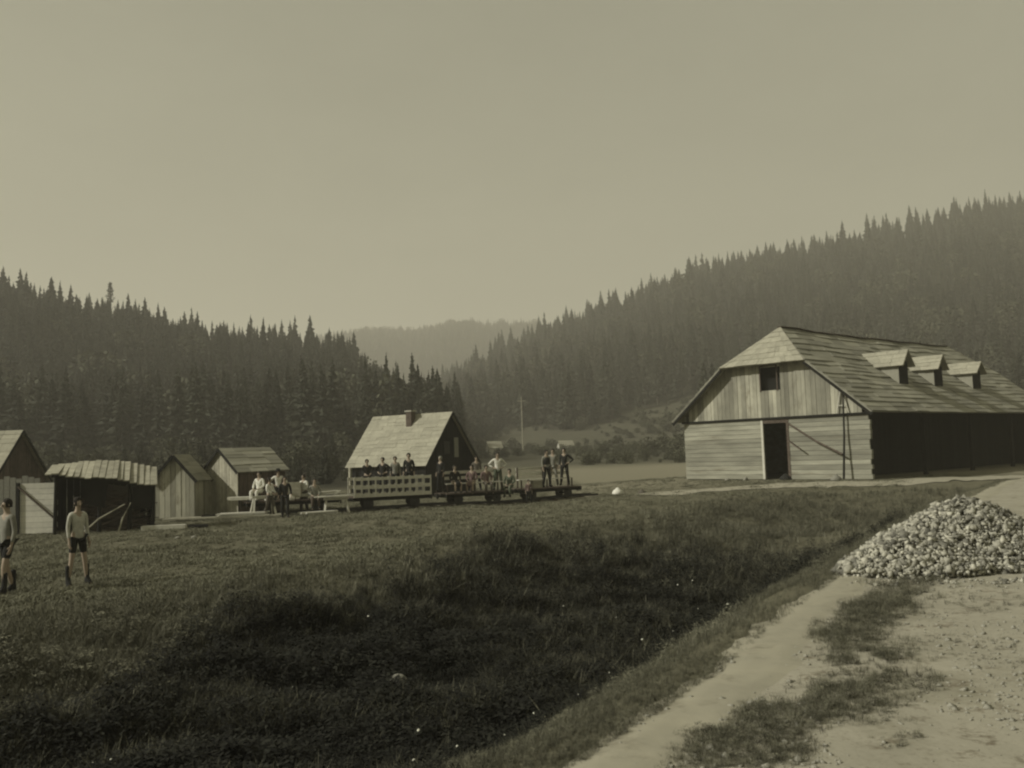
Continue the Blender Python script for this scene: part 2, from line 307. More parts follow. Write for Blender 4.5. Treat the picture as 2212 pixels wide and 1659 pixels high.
def broad_mesh(seed, n=700, name='broadleaf', R=.34, z0=.2):
    r = random.Random(seed); V = []; F = []
    cl = [(r.uniform(-.42, .42)*R, r.uniform(-.42, .42)*R, r.uniform(z0+.1, .85), r.uniform(.4, .65)*R) for _ in range(11)]
    for i in range(n):
        c = r.choice(cl); d = Vector((r.gauss(0, 1), r.gauss(0, 1), r.gauss(0, 1))).normalized()*c[3]*r.uniform(.6, 1.08); p = Vector(c[:3])+Vector((d.x, d.y, d.z*.8))
        a = Vector((r.gauss(0, 1), r.gauss(0, 1), r.gauss(0, 1))).normalized(); b = a.cross(Vector((r.gauss(0, 1), r.gauss(0, 1), r.gauss(0, 1)))).normalized(); s = r.uniform(.018, .036)
        k = len(V); V += [tuple(p-a*s), tuple(p+b*s*.8), tuple(p+a*s), tuple(p-b*s*.8)]; F.append((k, k+1, k+2, k+3))
    nf = len(F); T = MB().tube([(0, 0, -.03), (.01, 0, .3), (0, .01, .7)], [.02, .015, .005], 6)
    for c in cl[:6]: T.tube([(0, 0, .25), (c[0]*.5, c[1]*.5, (c[2]+.25)/2), c[:3]], [.01, .007, .003], 5)
    k = len(V); me = bpy.data.meshes.new(name); me.from_pydata(V+T.v, [], F+[tuple(k+i for i in f) for f in T.f]); me.materials.append(M['leaf']); me.materials.append(M['bark'])
    for p in me.polygons:
        if p.index >= nf: p.material_index = 1
    return me
spr = [spruce_mesh(1, 30, 16, .17), spruce_mesh(2, 32, 16, .14), spruce_mesh(3, 28, 18, .20), spruce_mesh(4, 30, 15, .12, .22), spruce_mesh(5, 32, 16, .16, .05), spruce_mesh(6, 26, 14, .15, .3)]
brd = [broad_mesh(11), broad_mesh(12), broad_mesh(13)]
forest_col = proto_collection('forest_kinds', spr+brd[:2])
def jgrid(x0, x1, y0, y1, s):
    a, b = np.meshgrid(np.arange(x0, x1, s), np.arange(y0, y1, s)); a = a+rng.uniform(-.48, .48, a.shape)*s; b = b+rng.uniform(-.48, .48, b.shape)*s; return a.ravel(), b.ravel()
T = []
x, y = jgrid(-260, -4, 125, 345, 3.9); r = x/y; k = wood_mask(x, y) & (r < -.06) & (r > -.72); x, y = x[k], y[k]
h = rng.uniform(11, 17, len(x))*(1-.25*sstep(-.14, -.1, x/y))+(rng.random(len(x)) < .1)*(y > 245)*rng.uniform(2, 6, len(x)); T.append(np.c_[x, y, h, np.where((rng.random(len(x)) < .07)*(y < 230), 6, 0)])
x, y = jgrid(-75, -4, 72, 130, 2.6); r = x/y; k = (r < -.12-.0005*(y-70)) & (r > -.66) & (rng.random(len(x)) < .8); x, y = x[k], y[k]; T.append(np.c_[x, y, rng.uniform(2, 5.5, len(x))*(.6+.4*sstep(70, 110, y)), np.where(rng.random(len(x)) < .3, 6, 0)])
x, y = jgrid(-90, 470, 150, 590, 5.6); r = x/y; k = wood_mask(x, y) & (r > -.17) & (r < .72); x, y = x[k], y[k]
T.append(np.c_[x, y, rng.uniform(8, 18, len(x))+(rng.random(len(x)) < .14)*(y > 440)*rng.uniform(2, 8, len(x)), np.where((rng.random(len(x)) < .08)*(y < 500), 6, 0)])
x, y = jgrid(-420, 260, 780, 1340, 8.5); r = x/y; k = (r > -.28) & (r < .17); x, y = x[k], y[k]
T.append(np.c_[x, y, rng.uniform(9, 20, len(x)), np.where(rng.random(len(x)) < .2, 6, 0)])
T = np.concatenate(T); T[:, 3] = np.where(T[:, 3] > 0, rng.integers(6, 8, len(T)), rng.integers(0, 6, len(T)))
Zt = height(T[:, 0], T[:, 1])-.2
key = np.argsort(-(T[:, 2]*1.0)/T[:, 1]); sel = key[:262]; rest = key[262:]
th = T[rest, 2]; wd = rng.uniform(.85, 1.25, len(rest))
fo = scatter('forest', np.c_[T[rest, 0], T[rest, 1], Zt[rest]], forest_col, np.c_[th*wd, th*wd, th], rng.uniform(0, 6.28, len(rest)), T[rest, 3])
tag(fo, 'dense dark spruce forest covering the hillsides behind the houses', 'forest')
for i in sel:
    k = int(T[i, 3]); o = bpy.data.objects.new('spruce_tree' if k < 6 else 'broadleaf_tree', (spr+brd)[k]); link(o); hh = T[i, 2]; w = hh*random.uniform(.9, 1.25)
    o.location = (T[i, 0], T[i, 1], Zt[i]); o.scale = (w, w, hh); o.rotation_euler = (0, 0, random.uniform(0, 6.28))
    lf = T[i, 0] < 0
    if k < 6: tag(o, 'dark spruce in the close front ranks of the wood on the %s hill' % ('left' if lf else 'right'), 'tree', 'front spruces of the %s wood' % ('left' if lf else 'right'))
    else: tag(o, 'round leafy tree among the front spruces of the wood on the %s hill' % ('left' if lf else 'right'), 'tree', 'leafy trees in the %s wood' % ('left' if lf else 'right'))
def P3(u, v, y):     # world point seen at (u,v) of the 2212 px wide photograph at distance y
    q = cam.matrix_world.to_3x3() @ Vector(((u-1106)/FPX, (829.5-v)/FPX, -1)); return Vector((0, 0, EYE))+q*(y/q.y)
def big_spruce(u, v, y, label, seed, R):
    p = P3(u, v, y); z0 = gz(p.x, y); hh = p.z-z0; e = empty('spruce_tree', (p.x, y, z0-.1), 0, label, 'tree', 'tall spruces at the foot of the left hill')
    Vv, Ff, Tr = spruce_mesh(seed, 44, 24, R, .06, split=True)
    me = bpy.data.meshes.new('crown'); me.from_pydata([tuple(c*hh for c in q) for q in Vv], [], Ff); me.materials.append(M['needle']); link(bpy.data.objects.new('crown', me), e)
    Tr.v = [tuple(c*hh for c in q) for q in Tr.v]; Tr.build('trunk', M['bark'], e)
for a in [(826, 800, 158, 'pointed spruce on the wood\'s edge, directly above the cottage roof\'s left end', 31, .17), (902, 786, 140, 'tall dark spruce right behind the cottage chimney', 32, .2),
          (944, 795, 142, 'broad dark spruce over the right half of the cottage roof', 33, .23), (968, 835, 136, 'lower spruce behind the peak of the cottage gable', 34, .2),
          (992, 832, 150, 'slim spruce at the right end of the wood, beside the cottage gable', 35, .12), (870, 842, 134, 'short spruce low behind the cottage roof, left of the chimney', 36, .24),
          (738, 716, 262, 'wide spruce at the crest where the left skyline drops steeply', 37, .22), (592, 700, 285, 'lone pointed spruce standing out of the middle of the left skyline', 38, .14), (634, 700, 285, 'second pointed spruce on the left skyline, near the lone one', 39, .15)]: big_spruce(*a)
# bare pine with a flat top on the left skyline
p = P3(238, 608, 285); z0 = gz(p.x, 285); e = empty('pine_tree', (p.x, 285, z0), 0, 'tall bare-stemmed pine with a ragged tuft on top, above the left skyline', 'tree'); hh = p.z-z0
MB().tube([(0, 0, -1), (.2, 0, hh*.5), (0, 0, hh*.96)], [.35, .28, .12]).tube([(.1, 0, hh*.6), (1.1, .2, hh*.66)], [.08, .04]).tube([(.1, 0, hh*.72), (-.9, .1, hh*.75)], [.08, .04]).build('trunk', M['bark'], e)
r = random.Random(5); V2 = []; F2 = []
for i in range(420):
    a = r.uniform(0, 6.28); tt = r.random(); q = (.35+1.5*tt*(.7+.3*math.sin(tt*19)))*r.random()**.5; zc = hh-.3-6.2*tt; s = r.uniform(.2, .42); k = len(V2)
    c = Vector((q*math.cos(a), q*math.sin(a), zc)); A = Vector((r.gauss(0, 1), r.gauss(0, 1), r.gauss(0, .6))).normalized(); B = A.cross(Vector((r.gauss(0, 1), r.gauss(0, 1), 1))).normalized()
    V2 += [tuple(c-A*s), tuple(c+B*s), tuple(c+A*s)]; F2.append((k, k+1, k+2))
me = bpy.data.meshes.new('crown'); me.from_pydata(V2, [], F2); me.materials.append(M['needle']); link(bpy.data.objects.new('crown', me), e)
# bushes and small trees on the valley floor
bushes = [(1300, 150, 3.2), (1330, 165, 4.5), (1365, 150, 3.0), (1400, 140, 4.0), (1425, 150, 5.0), (1455, 135, 4.2), (1478, 140, 5.5), (1262, 190, 3.5), (1190, 200, 4.0), (1150, 190, 3.5), (1100, 210, 4.5), (1075, 185, 3.2),
          (1250, 235, 5), (1310, 250, 6), (1385, 235, 6), (1060, 240, 6), (1130, 260, 6), (1205, 265, 6), (1440, 220, 7), (1035, 215, 5)]
for i, (u, y, hh) in enumerate(bushes):
    x = (u-1106)/FPX*y; o = link(bpy.data.objects.new('bush', brd[i % 3])); w = hh*random.uniform(1.1, 1.6); o.location = (x, y, gz(x, y)-.25*hh); o.scale = (w, w, hh); o.rotation_euler = (0, 0, i)
    ordn = ['first', 'second', 'third', 'fourth', 'fifth', 'sixth', 'seventh', 'eighth', 'ninth', 'tenth', 'eleventh', 'twelfth', 'thirteenth']
    rk = lambda L_: sorted(b_[0] for b_ in L_).index(u)
    if i < 7: tag(o, '%s leafy bush from the left in the row beyond the pale field' % ordn[rk(bushes[:7])], 'bush', 'bushes beyond the pale field')
    else: tag(o, '%s leafy bush from the left on the open slope between the hills' % ordn[rk(bushes[7:])], 'bush', 'bushes on the open slope')
x, y = jgrid(-20, 75, 106, 290, 3.0); r = x/y; k = (r > -.06) & (r < .27) & (vnoise(x, y, 16, 71) > .36) & (rng.random(len(x)) < .65) & ~wood_mask(x, y); x, y = x[k], y[k]; hh = rng.uniform(.7, 2.6, len(x))
tag(scatter('shrubs', np.c_[x, y, height(x, y)-.3*hh], proto_collection('shrub_kinds', brd), np.c_[hh*1.6, hh*1.6, hh], rng.uniform(0, 6, len(x)), rng.integers(0, 3, len(x))), 'low shrubs mottling the open slope between the hills', 'shrubs')
# ---------------------------------------------------------------- barn
barn = empty('barn', (BARN[0], BARN[1], .36), BY, 'large weathered timber barn with a half-hipped board roof and three dormers', 'barn')
W, LB, HE, HR, OH, HZ, SB, OE = 11.3, 24.2, 3.67, 8.29, .59, 6.18, 1.59, .44
SLP = (HR-HE)/(W/2); DY = (HR-HZ)/SLP
def gable_top(y):
    return min(HE+SLP*min(y, W-y), HZ+OH*(HR-HZ)/(SB+OH))-.09
def vboards(mb, x, th, y0, y1, zb, topf, bw=.24, hole=None, tone=0):
    y = y0
    while y < y1-.02:
        w = min(bw*random.uniform(.8, 1.25), y1-y); a, b = y+.008, y+w-.008; xx = x-random.uniform(0, .018); segs = [(zb-random.uniform(0, .06), None)]
        if hole and a < hole[1] and b > hole[0]:
            if hole[2]-zb > .02: mb.box(xx-th, xx, a, b, zb, hole[2])
            zs = hole[3]
        else: zs = zb-random.uniform(0, .04)
        ta, tb = topf(a), topf(b)
        if min(ta, tb) > zs+.02: mb.hexa([(xx-th, a, zs), (xx, a, zs), (xx, b, zs), (xx-th, b, zs), (xx-th, a, ta), (xx, a, ta), (xx, b, tb), (xx-th, b, tb)])
        y += w
mb = MB(); vboards(mb, 0, .03, .35, W-.35, 3.3, gable_top, .25, hole=(5.05, 6.02, 4.75, 6.0)); mb.build('gable_boarding', M['plank'], barn)
mb = MB()
for i in range(13):          # squared log courses of the lower gable wall, split by the doorway
    z = i*.245; j = random.uniform(0, .025)
    for (a, b) in ((0, 4.45), (6.15, W)): mb.box(-.06-j, .12, a+random.uniform(-.05, .03)*(a == 0), b, z+.008, z+.237)
mb.build('log_wall', M['log'], barn)
mb = MB(); mb.box(.13, .2, 0, 4.45, 0, 3.2).box(.13, .2, 6.15, W, 0, 3.2); mb.build('inner_wall', M['dark_wood'], barn)
MB().box(-.16, .1, -.1, W+.1, 3.19, 3.3).build('tie_beam', M['dark_wood'], barn)
mb = MB(); mb.box(-.09, .02, 6.02, 6.15, 0, 3.18); mb.build('door_post', M['white'], barn)
mb = MB(); mb.box(-.09, .02, 4.45, 4.6, 0, 3.18).box(-.09, .02, 4.6, 6.02, 2.98, 3.18); mb.build('door_frame', M['brown_wood'], barn)
dr = MB()
for k in range(5): dr.box(.1+.24*k, .1+.24*k+.225, 4.63, 4.67, .05, 2.95)
dr = dr.build('door', M['dark_wood'], barn); MB().tube([(.9, 4.7, 1.4), (.9, 4.75, 1.5), (.9, 4.7, 1.6)], .015).build('handle', M['iron'], dr)
mb = MB().box(-.08, -.045, 4.98, 5.05, 4.7, 6.05).box(-.08, -.045, 6.02, 6.09, 4.7, 6.05).box(-.08, -.045, 4.98, 6.09, 6.05, 6.12); hf = mb.build('hatch_frame', M['brown_wood'], barn)
mb = MB().box(.3, .33, 4.6, 6.4, 4.4, 6.3); mb.build('hatch_shade_sheet', M['dark_wood'], barn)  # dark sheet behind the hatch hole, its colour standing in for the unlit inside
# long side: open bay, its shade painted into near-black boards; back and far walls
MB().box(LB-.16, LB-.11, .1, 2.4, -.4, HE-.1).box(.05, LB-.16, .1, 2.4, HE+.02, HE+.05).build('bay_shade_lining', M['dark_wood'], barn)  # added dark boards that blacken the bay's end and ceiling
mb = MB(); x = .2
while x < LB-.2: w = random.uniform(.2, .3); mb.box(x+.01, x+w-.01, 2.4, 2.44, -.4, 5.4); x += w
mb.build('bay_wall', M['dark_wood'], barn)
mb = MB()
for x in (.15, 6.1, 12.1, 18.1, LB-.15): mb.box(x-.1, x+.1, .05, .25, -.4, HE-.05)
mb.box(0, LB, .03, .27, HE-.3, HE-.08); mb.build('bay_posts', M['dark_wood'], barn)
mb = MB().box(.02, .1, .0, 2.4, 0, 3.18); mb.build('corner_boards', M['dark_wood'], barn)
mb = MB().box(0, LB, W-.12, W, -.3, HE-.05); mb.build('back_wall', M['log'], barn)
mb = MB().hexa([(LB-.1, 0, -.3), (LB, 0, -.3), (LB, W, -.3), (LB-.1, W, -.3), (LB-.1, 0, HE-.1), (LB, 0, HE-.1), (LB, W, HE-.1), (LB-.1, W, HE-.1)])
mb.hexa([(LB-.1, .1, HE-.1), (LB, .1, HE-.1), (LB, W-.1, HE-.1), (LB-.1, W-.1, HE-.1), (LB-.1, W/2-DY+.3, HZ), (LB, W/2-DY+.3, HZ), (LB, W/2+DY-.3, HZ), (LB-.1, W/2+DY-.3, HZ)]); mb.build('end_wall', M['plank'], barn)
mb = MB(); MB_sill = MB()
e0 = HE-SLP*OE; L2 = LB+OH
roof_plane(mb, (-OH, -OE, e0), (L2, -OE, e0), (L2, W/2-DY, HZ), (-OH, W/2-DY, HZ), 11, 1.5, lift=.06, jit=.022)
roof_plane(mb, (-OH, W/2-DY, HZ), (L2, W/2-DY, HZ), (LB-SB, W/2, HR), (SB, W/2, HR), 6, 1.5, lift=.06, jit=.022)
roof_plane(mb, (L2, W+OE, e0), (-OH, W+OE, e0), (-OH, W/2+DY, HZ), (L2, W/2+DY, HZ), 10, 1.9, lift=.07)
roof_plane(mb, (L2, W/2+DY, HZ), (-OH, W/2+DY, HZ), (SB, W/2, HR), (LB-SB, W/2, HR), 6, 1.9, lift=.07)
sag = lambda p: (p[0], p[1], p[2]-(.13*math.sin(math.pi*max(0, min(1, p[0]/LB)))+.035*math.sin(p[0]*1.3+.6)+.02*math.sin(p[0]*3.1+p[1]))*max(0, min(1, (p[2]-HE)/(HR-HE)+.25)))
mb.v = [sag(p) for p in mb.v]; mb.build('roof', M['roof_grey'], barn)
mb = MB(); roof_plane(mb, (-OH-.04, W/2+DY+.05, HZ-.03), (-OH-.04, W/2-DY-.05, HZ-.03), (SB, W/2, HR+.02), (SB, W/2, HR+.02), 7, .5); mb.build('front_hip_roof', M['roof_pale'], barn)  # paler boards than the main roof, sunlight put into the colour
mb = MB(); roof_plane(mb, (L2+.04, W/2-DY-.05, HZ-.03), (L2+.04, W/2+DY+.05, HZ-.03), (LB-SB, W/2, HR+.02), (LB-SB, W/2, HR+.02), 7, .5); mb.build('end_hip_roof', M['roof_grey'], barn)
mb = MB()
for k in range(12): a_ = SB-.1+k*(LB-2*SB+.2)/12; b_ = a_+(LB-2*SB+.2)/12; pa = sag((a_, W/2, HR+.06)); pb = sag((b_, W/2, HR+.06)); mb.beam(pa, pb, .3, .04)
mb.build('ridge_board', M['brown_wood'], barn)
mb = MB()
for s in (1, -1):
    f = lambda y: y if s > 0 else W-y
    mb.beam((-OH+.03, f(-OE), e0-.13), (-OH+.03, f(W/2-DY), HZ-.13), .05, .2)
mb.build('barge_board', M['dark_wood'], barn)
def dormer(x, y0, w=1.15, hf=1.25, hr=.62):
    zr = HE+SLP*y0; e = empty('dormer', (x, y0, zr), 0); e.parent = barn
    yb = lambda z: z/SLP            # how far back a height z above the front foot meets the roof
    mb = MB()
    for k in range(5): mb.box(k*w/5+.01, (k+1)*w/5-.01, 0, .03, .02, hf)
    mb.hexa([(0, 0, hf), (w, 0, hf), (w, .03, hf), (0, .03, hf), (w/2-.01, 0, hf+hr-.08), (w/2+.01, 0, hf+hr-.08), (w/2+.01, .03, hf+hr-.08), (w/2-.01, .03, hf+hr-.08)])
    mb.build('front', M['dark_wood'], e)  # front coloured near black to stand for its shaded side
    for xx in (0, w-.04): MB().hexa([(xx, .03, .03), (xx+.04, .03, .03), (xx+.04, yb(hf), hf), (xx, yb(hf), hf), (xx, .03, hf-.01), (xx+.04, .03, hf-.01), (xx+.04, yb(hf)-.01, hf+.01), (xx, yb(hf)-.01, hf+.01)]).build('cheek', M['roof_grey'], e)
    rf = MB(); o = .2; zt = hf+hr; sl = hr/(w/2); ze = hf-sl*o
    roof_plane(rf, (-o, yb(ze)+.1, ze), (-o, -.35, ze), (w/2, -.35, zt), (w/2, yb(zt)+.1, zt), 4, .7, lift=.04)
    roof_plane(rf, (w+o, -.35, ze), (w+o, yb(ze)+.1, ze), (w/2, yb(zt)+.1, zt), (w/2, -.35, zt), 4, .7, lift=.04)
    rf.build('dormer_roof', M['roof_pale'], e)  # paler than the main roof, the sunlit slope put into the colour
def on_roof(u, v):       # local x,y on the near roof slope under a photo point
    q = cam.matrix_world.to_3x3() @ Vector(((u-1106)/FPX, (829.5-v)/FPX, -1)); inv = (Matrix.Translation((*BARN, .36)) @ Matrix.Rotation(BY, 4, 'Z')).inverted()
    a = inv @ Vector((0, 0, EYE)); d = inv.to_3x3() @ q; t = (HE+SLP*a.y-a.z)/(d.z-SLP*d.y); p = a+d*t; return p.x, p.y
for (u, v) in ((1944, 830), (2020, 834), (2103, 840)): x, y = on_roof(u, v); dormer(x, y, 1.15+random.uniform(-.1, .1), 1.22+random.uniform(-.1, .08), .62+random.uniform(-.06, .06))
def world_of(lx, ly, z, P=(BARN, BY)):
    (cx, cy), a = P; return (cx+math.cos(a)*lx-math.sin(a)*ly, cy+math.sin(a)*lx+math.cos(a)*ly, z)
def local_thing(name, lx, ly, label, cat): x, y, _ = world_of(lx, ly, 0); return empty(name, (x, y, gz(x, y)), BY, label, cat)
# poles leaning on the gable
o = MB().tube([(-.55, 1.25, -.1), (-.3, 1.22, 2.2), (-.2, 1.2, 4.6)], [.06, .05, .035]).build('pole', M['dark_wood']); o.location = barn.location; o.rotation_euler = (0, 0, BY); tag(o, 'dark upright pole leaning on the barn gable near its right corner', 'pole')
o = MB().tube([(-.26, 4.4, 2.95), (-.3, 2.8, 1.95), (-.42, 1.3, 1.25)], [.05, .05, .05]).build('pole', M['brown_wood']); o.location = barn.location; o.rotation_euler = (0, 0, BY); tag(o, 'slanting pole from the barn door lintel down to the upright pole', 'pole')
o = MB().beam((-.3, 4.4, 2.05), (-.45, 3.6, 1.55), .1, .05).build('board', M['brown_wood']); o.location = barn.location; o.rotation_euler = (0, 0, BY); tag(o, 'short dark board sticking out beside the barn doorway', 'board')
t = MB().beam((-.14, 1.62, 3.32), (-.12, 1.35, 4.7), .06, .04).beam((-.14, 1.0, 3.32), (-.12, 1.3, 4.7), .06, .04).beam((-.18, 1.5, 3.7), (-.18, 1.1, 3.7), .05, .03).build('trestle', M['white']); t.location = barn.location; t.rotation_euler = (0, 0, BY); tag(t, 'pale narrow A-shaped trestle fixed on the barn gable above the beam', 'trestle')
# ---------------------------------------------------------------- houses and sheds
def house(name, cx, cy, yaw, L, Wd, he, hr, o, label, cat, wallm, roofm, nrows=10, vboard=True, blen=.8, gx_mat=None, z=None, oe=None):
    z = gz(cx, cy) if z is None else z; e = empty(name, (cx, cy, z), yaw, label, cat); oe = o if oe is None else oe; sl_ = (hr-he)/(Wd/2)
    top = lambda y: he+sl_*min(y, Wd-y)-.05
    for xx, mm in ((0.03, wallm), (L, gx_mat or wallm)):
        mb = MB(); vboards(mb, xx, .03, 0.02, Wd-.02, 0, top, .2); mb.build('gable_wall', mm, e)
    for yy in (0, Wd-.03):
        mb = MB(); x = .04
        while x < L-.05: w = min(random.uniform(.16, .26), L-.04-x); mb.box(x+.006, x+w-.006, yy+random.uniform(0, .01), yy+.03, 0, he-.05); x += w
        mb.build('side_wall', gx_mat or wallm, e)
    MB().box(.08, L-.08, .1, Wd-.1, .01, he-.12).build('lining', M['dark_wood'], e)
    mb = MB(); e_ = he-sl_*oe
    roof_plane(mb, (-o, -oe, e_), (L+o, -oe, e_), (L+o, Wd/2, hr), (-o, Wd/2, hr), nrows, blen, lift=.035, slab=.04)
    roof_plane(mb, (L+o, Wd+oe, e_), (-o, Wd+oe, e_), (-o, Wd/2, hr), (L+o, Wd/2, hr), nrows, blen, lift=.035, slab=.04)
    mb.build('roof', roofm, e)
    mb = MB()
    for xx in (-o-.02, L+o+.02):
        for s in (0, 1):
            f = (lambda y: y) if s == 0 else (lambda y: Wd-y); mb.beam((xx, f(-oe), e_-.04), (xx, f(Wd/2), hr-.04), .03, .12)
    mb.build('barge_board', M['dark_wood'], e); return e
cot = house('cottage', -9.4, 53.2, -.62, 5.7, 4.34, 1.95, 4.62, .2, 'small gabled cottage with a steep pale roof, beside the tall spruces', 'cottage', M['pale_wood'], M['roof_pale'], 14, gx_mat=M['dark_wood'])  # right gable's shade put into its near-black boards
ch = MB().box(2.95, 3.35, 1.55, 1.9, 3.6, 4.75).build('chimney', M['brown_wood'], cot); MB().box(2.9, 3.4, 1.5, 1.95, 4.75, 4.83).build('chimney_cap', M['stone'], ch)
MB().box(5.72, 5.76, 1.5, 2.0, 2.3, 3.0).build('window', M['iron'], cot)
MB().box(5.72, 5.76, 2.4, 2.75, 2.1, 3.2).build('shutter', M['grey_cloth'], cot)
MB().beam((.3, -.35, 0), (.3, -.3, 1.7), .14).build('porch_post', M['pale_wood'], cot)
house('shed', -11.6, 39.05, .86, 2.35, 2.6, 1.92, 2.85, .13, 'taller plank hut with a pale gable and brown side, right of its twin', 'shed', M['pale_wood'], M['roof_grey'], 7, gx_mat=M['brown_wood'])  # brown side boards also carry the side's shade in their colour
house('shed', -13.3, 38.7, 1.5, 1.4, 1.75, 1.65, 2.62, .13, 'lower plank hut with streaked gable, between the lean-to and the taller hut', 'shed', M['plank'], M['roof_grey'], 7)
house('cottage', -29.9, 42.7, -.05, 6.0, 4.6, 1.8, 4.1, .2, 'steep pale-roofed cottage cut off by the left edge of the view', 'cottage', M['brown_wood'], M['roof_pale'], 12)
# lean-to shelter
lt = empty('lean_to', (-15.5, 31.4, 0), .38, 'open-fronted lean-to with a sagging pale board roof and dark inside', 'shelter')
L_, D_ = 3.05, 2.1
mb = MB(); x = -.3
while x < L_+.15:
    w = random.uniform(.16, .24); s = .12*math.sin(max(0, min(1, x/L_))*math.pi); a, b = x, x+w-.012; j = random.uniform(-.02, .02); sk = random.uniform(-.12, .18)
    tt = max(0, min(1, x/L_)); zf, zb = 2.02-.46*tt-.05*math.sin(tt*9)+j, 2.34-.22*tt+.2*math.sin(math.pi*tt)+j
    mb.hexa([(a, -.3-sk, zf), (b, -.3-sk, zf), (b+.02, D_+.2, zb), (a+.02, D_+.2, zb), (a, -.3-sk, zf+.035), (b, -.3-sk, zf+.035), (b+.02, D_+.2, zb+.035), (a+.02, D_+.2, zb+.035)]); x += w
mb.build('roof', M['pale_wood'], lt)
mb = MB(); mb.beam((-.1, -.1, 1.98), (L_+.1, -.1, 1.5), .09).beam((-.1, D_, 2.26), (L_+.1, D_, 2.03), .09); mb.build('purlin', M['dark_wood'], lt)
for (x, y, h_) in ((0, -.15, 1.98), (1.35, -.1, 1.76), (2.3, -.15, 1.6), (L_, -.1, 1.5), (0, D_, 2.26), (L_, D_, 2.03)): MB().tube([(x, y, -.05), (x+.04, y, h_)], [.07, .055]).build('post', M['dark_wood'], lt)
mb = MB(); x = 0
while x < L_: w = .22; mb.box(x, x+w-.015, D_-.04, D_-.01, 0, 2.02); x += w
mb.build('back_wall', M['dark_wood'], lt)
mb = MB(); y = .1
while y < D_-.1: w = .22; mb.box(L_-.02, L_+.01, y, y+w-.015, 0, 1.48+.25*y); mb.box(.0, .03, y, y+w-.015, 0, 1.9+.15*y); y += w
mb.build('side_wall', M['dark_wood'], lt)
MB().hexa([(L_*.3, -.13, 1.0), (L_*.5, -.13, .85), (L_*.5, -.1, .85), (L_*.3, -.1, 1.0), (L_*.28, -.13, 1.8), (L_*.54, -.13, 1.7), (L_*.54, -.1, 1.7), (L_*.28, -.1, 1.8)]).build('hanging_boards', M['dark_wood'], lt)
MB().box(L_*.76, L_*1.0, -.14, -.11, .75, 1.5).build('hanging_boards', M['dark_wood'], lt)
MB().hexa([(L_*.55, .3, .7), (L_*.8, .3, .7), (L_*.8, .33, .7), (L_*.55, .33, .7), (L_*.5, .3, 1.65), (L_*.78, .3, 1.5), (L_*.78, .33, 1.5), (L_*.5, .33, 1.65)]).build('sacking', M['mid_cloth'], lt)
# pale plank panel left of the lean-to
pn = empty('fence_panel', (-17.0, 31.9, 0), -.08, 'pale plank partition with a slanting brace, left of the lean-to', 'fence')
mb = MB()
for k in range(9): mb.box(0, 1.35+.03*(k % 2), 0, .03, .05+k*.19, .05+k*.19+.18)
mb.build('planks', M['white'], pn); MB().box(-.05, .05, -.07, -.01, 0, 1.78).build('post', M['dark_wood'], pn); MB().beam((.03, -.09, 1.65), (1.4, -.11, .5), .08, .04).build('brace', M['brown_wood'], pn)
mb = MB().box(-1.9, -.05, 0, .04, 0, 1.5); 
mb = MB()
for k in range(9): mb.box(-2.1+k*.22, -2.1+k*.22+.2, .6, .63, 0, 2.0-.05*(k % 3))
tag(mb.build('fence_panel', M['grey_cloth']), 'grey upright board fence at the left edge behind the two walkers', 'fence').location = (-17.0, 33.0, 0)
# log and board lying before the huts
o = MB().box(-.75, .7, -.14, .14, 0, .17).build('timber_beam', M['white']); o.location = (-12.0, 31.9, gz(-12.0, 31.9)+.01); o.rotation_euler = (0, 0, .1); tag(o, 'pale squared beam lying on the grass before the huts', 'timber')
o = MB().tube([(-.3, 0, .07), (.35, .05, .07)], .06).build('log', M['dark_wood']); o.location = (-10.95, 32.05, gz(-10.95, 32.05)+.02); o.rotation_euler = (0, 0, .1); tag(o, 'short dark log touching the right end of the pale beam', 'log')
o = MB()
for k in range(5): o.box(-2.4+.05*k, 2.2, k*.22, k*.22+.2, .02, .08+.01*(k % 2))
o = o.build('board_walk', M['pale_wood']); o.location = (-11.4, 36.6, .03); o.rotation_euler = (0, 0, .12); tag(o, 'low pale board walk in front of the two plank huts', 'walkway')
# brushwood and firewood heap in the lean-to
mb = MB(); r = random.Random(3)
for i in range(330):
    a = r.uniform(-.5, .5)+(math.pi if r.random() < .5 else 0); l = r.uniform(.35, .8); px_, py_ = r.uniform(1.1, 2.6), r.uniform(.2, 1.1); hz_ = max(.05, 1.4-abs(px_-1.95)*.7)*r.random()
    mb.tube([(px_, py_, hz_), (px_+math.cos(a)*l, py_+math.sin(a)*l*.4, hz_+r.uniform(-.05, .3))], [.028, .015], 5)
o = mb.build('brushwood_heap', M['brown_wood']); o.location = (-15.5, 31.25, 0); o.rotation_euler = (0, 0, .38); tag(o, 'dark heap of brushwood stacked inside the open lean-to', 'brushwood')
o = MB().tube([(0, 0, 0), (.55, 0, .5), (1.35, .1, .95)], [.03, .03, .02]).tube([(1.15, 0, 0), (1.3, 0, .5), (1.55, 0, 1.0)], [.03, .03, .02]).build('bent_poles', M['pale_wood']); o.location = (-14.5, 31.1, 0); o.rotation_euler = (0, 0, .3); tag(o, 'two pale crooked poles propped in front of the brushwood', 'poles')
# far small houses and pole
for (u, y, w, lab) in ((1222, 190, 3.0, 'tiny pale hut at the edge of the bushes in the valley'), (1067, 175, 2.6, 'tiny pale hut showing just right of the cottage')):
    x = (u-1106)/FPX*y; house('hut', x-w/2, y, .3, w, 2.4, 1.5, 2.7, .15, lab, 'hut', M['white'], M['roof_pale'], 5)
x = (1125-1106)/FPX*190; o = MB().tube([(0, 0, -.5), (0, 0, 11.8)], [.14, .09]).beam((-.8, 0, 11), (.8, 0, 11), .12).build('telegraph_pole', M['pale_wood']); o.location = (x, 190, gz(x, 190)); tag(o, 'thin telegraph pole standing on the open slope in the middle', 'telegraph pole')
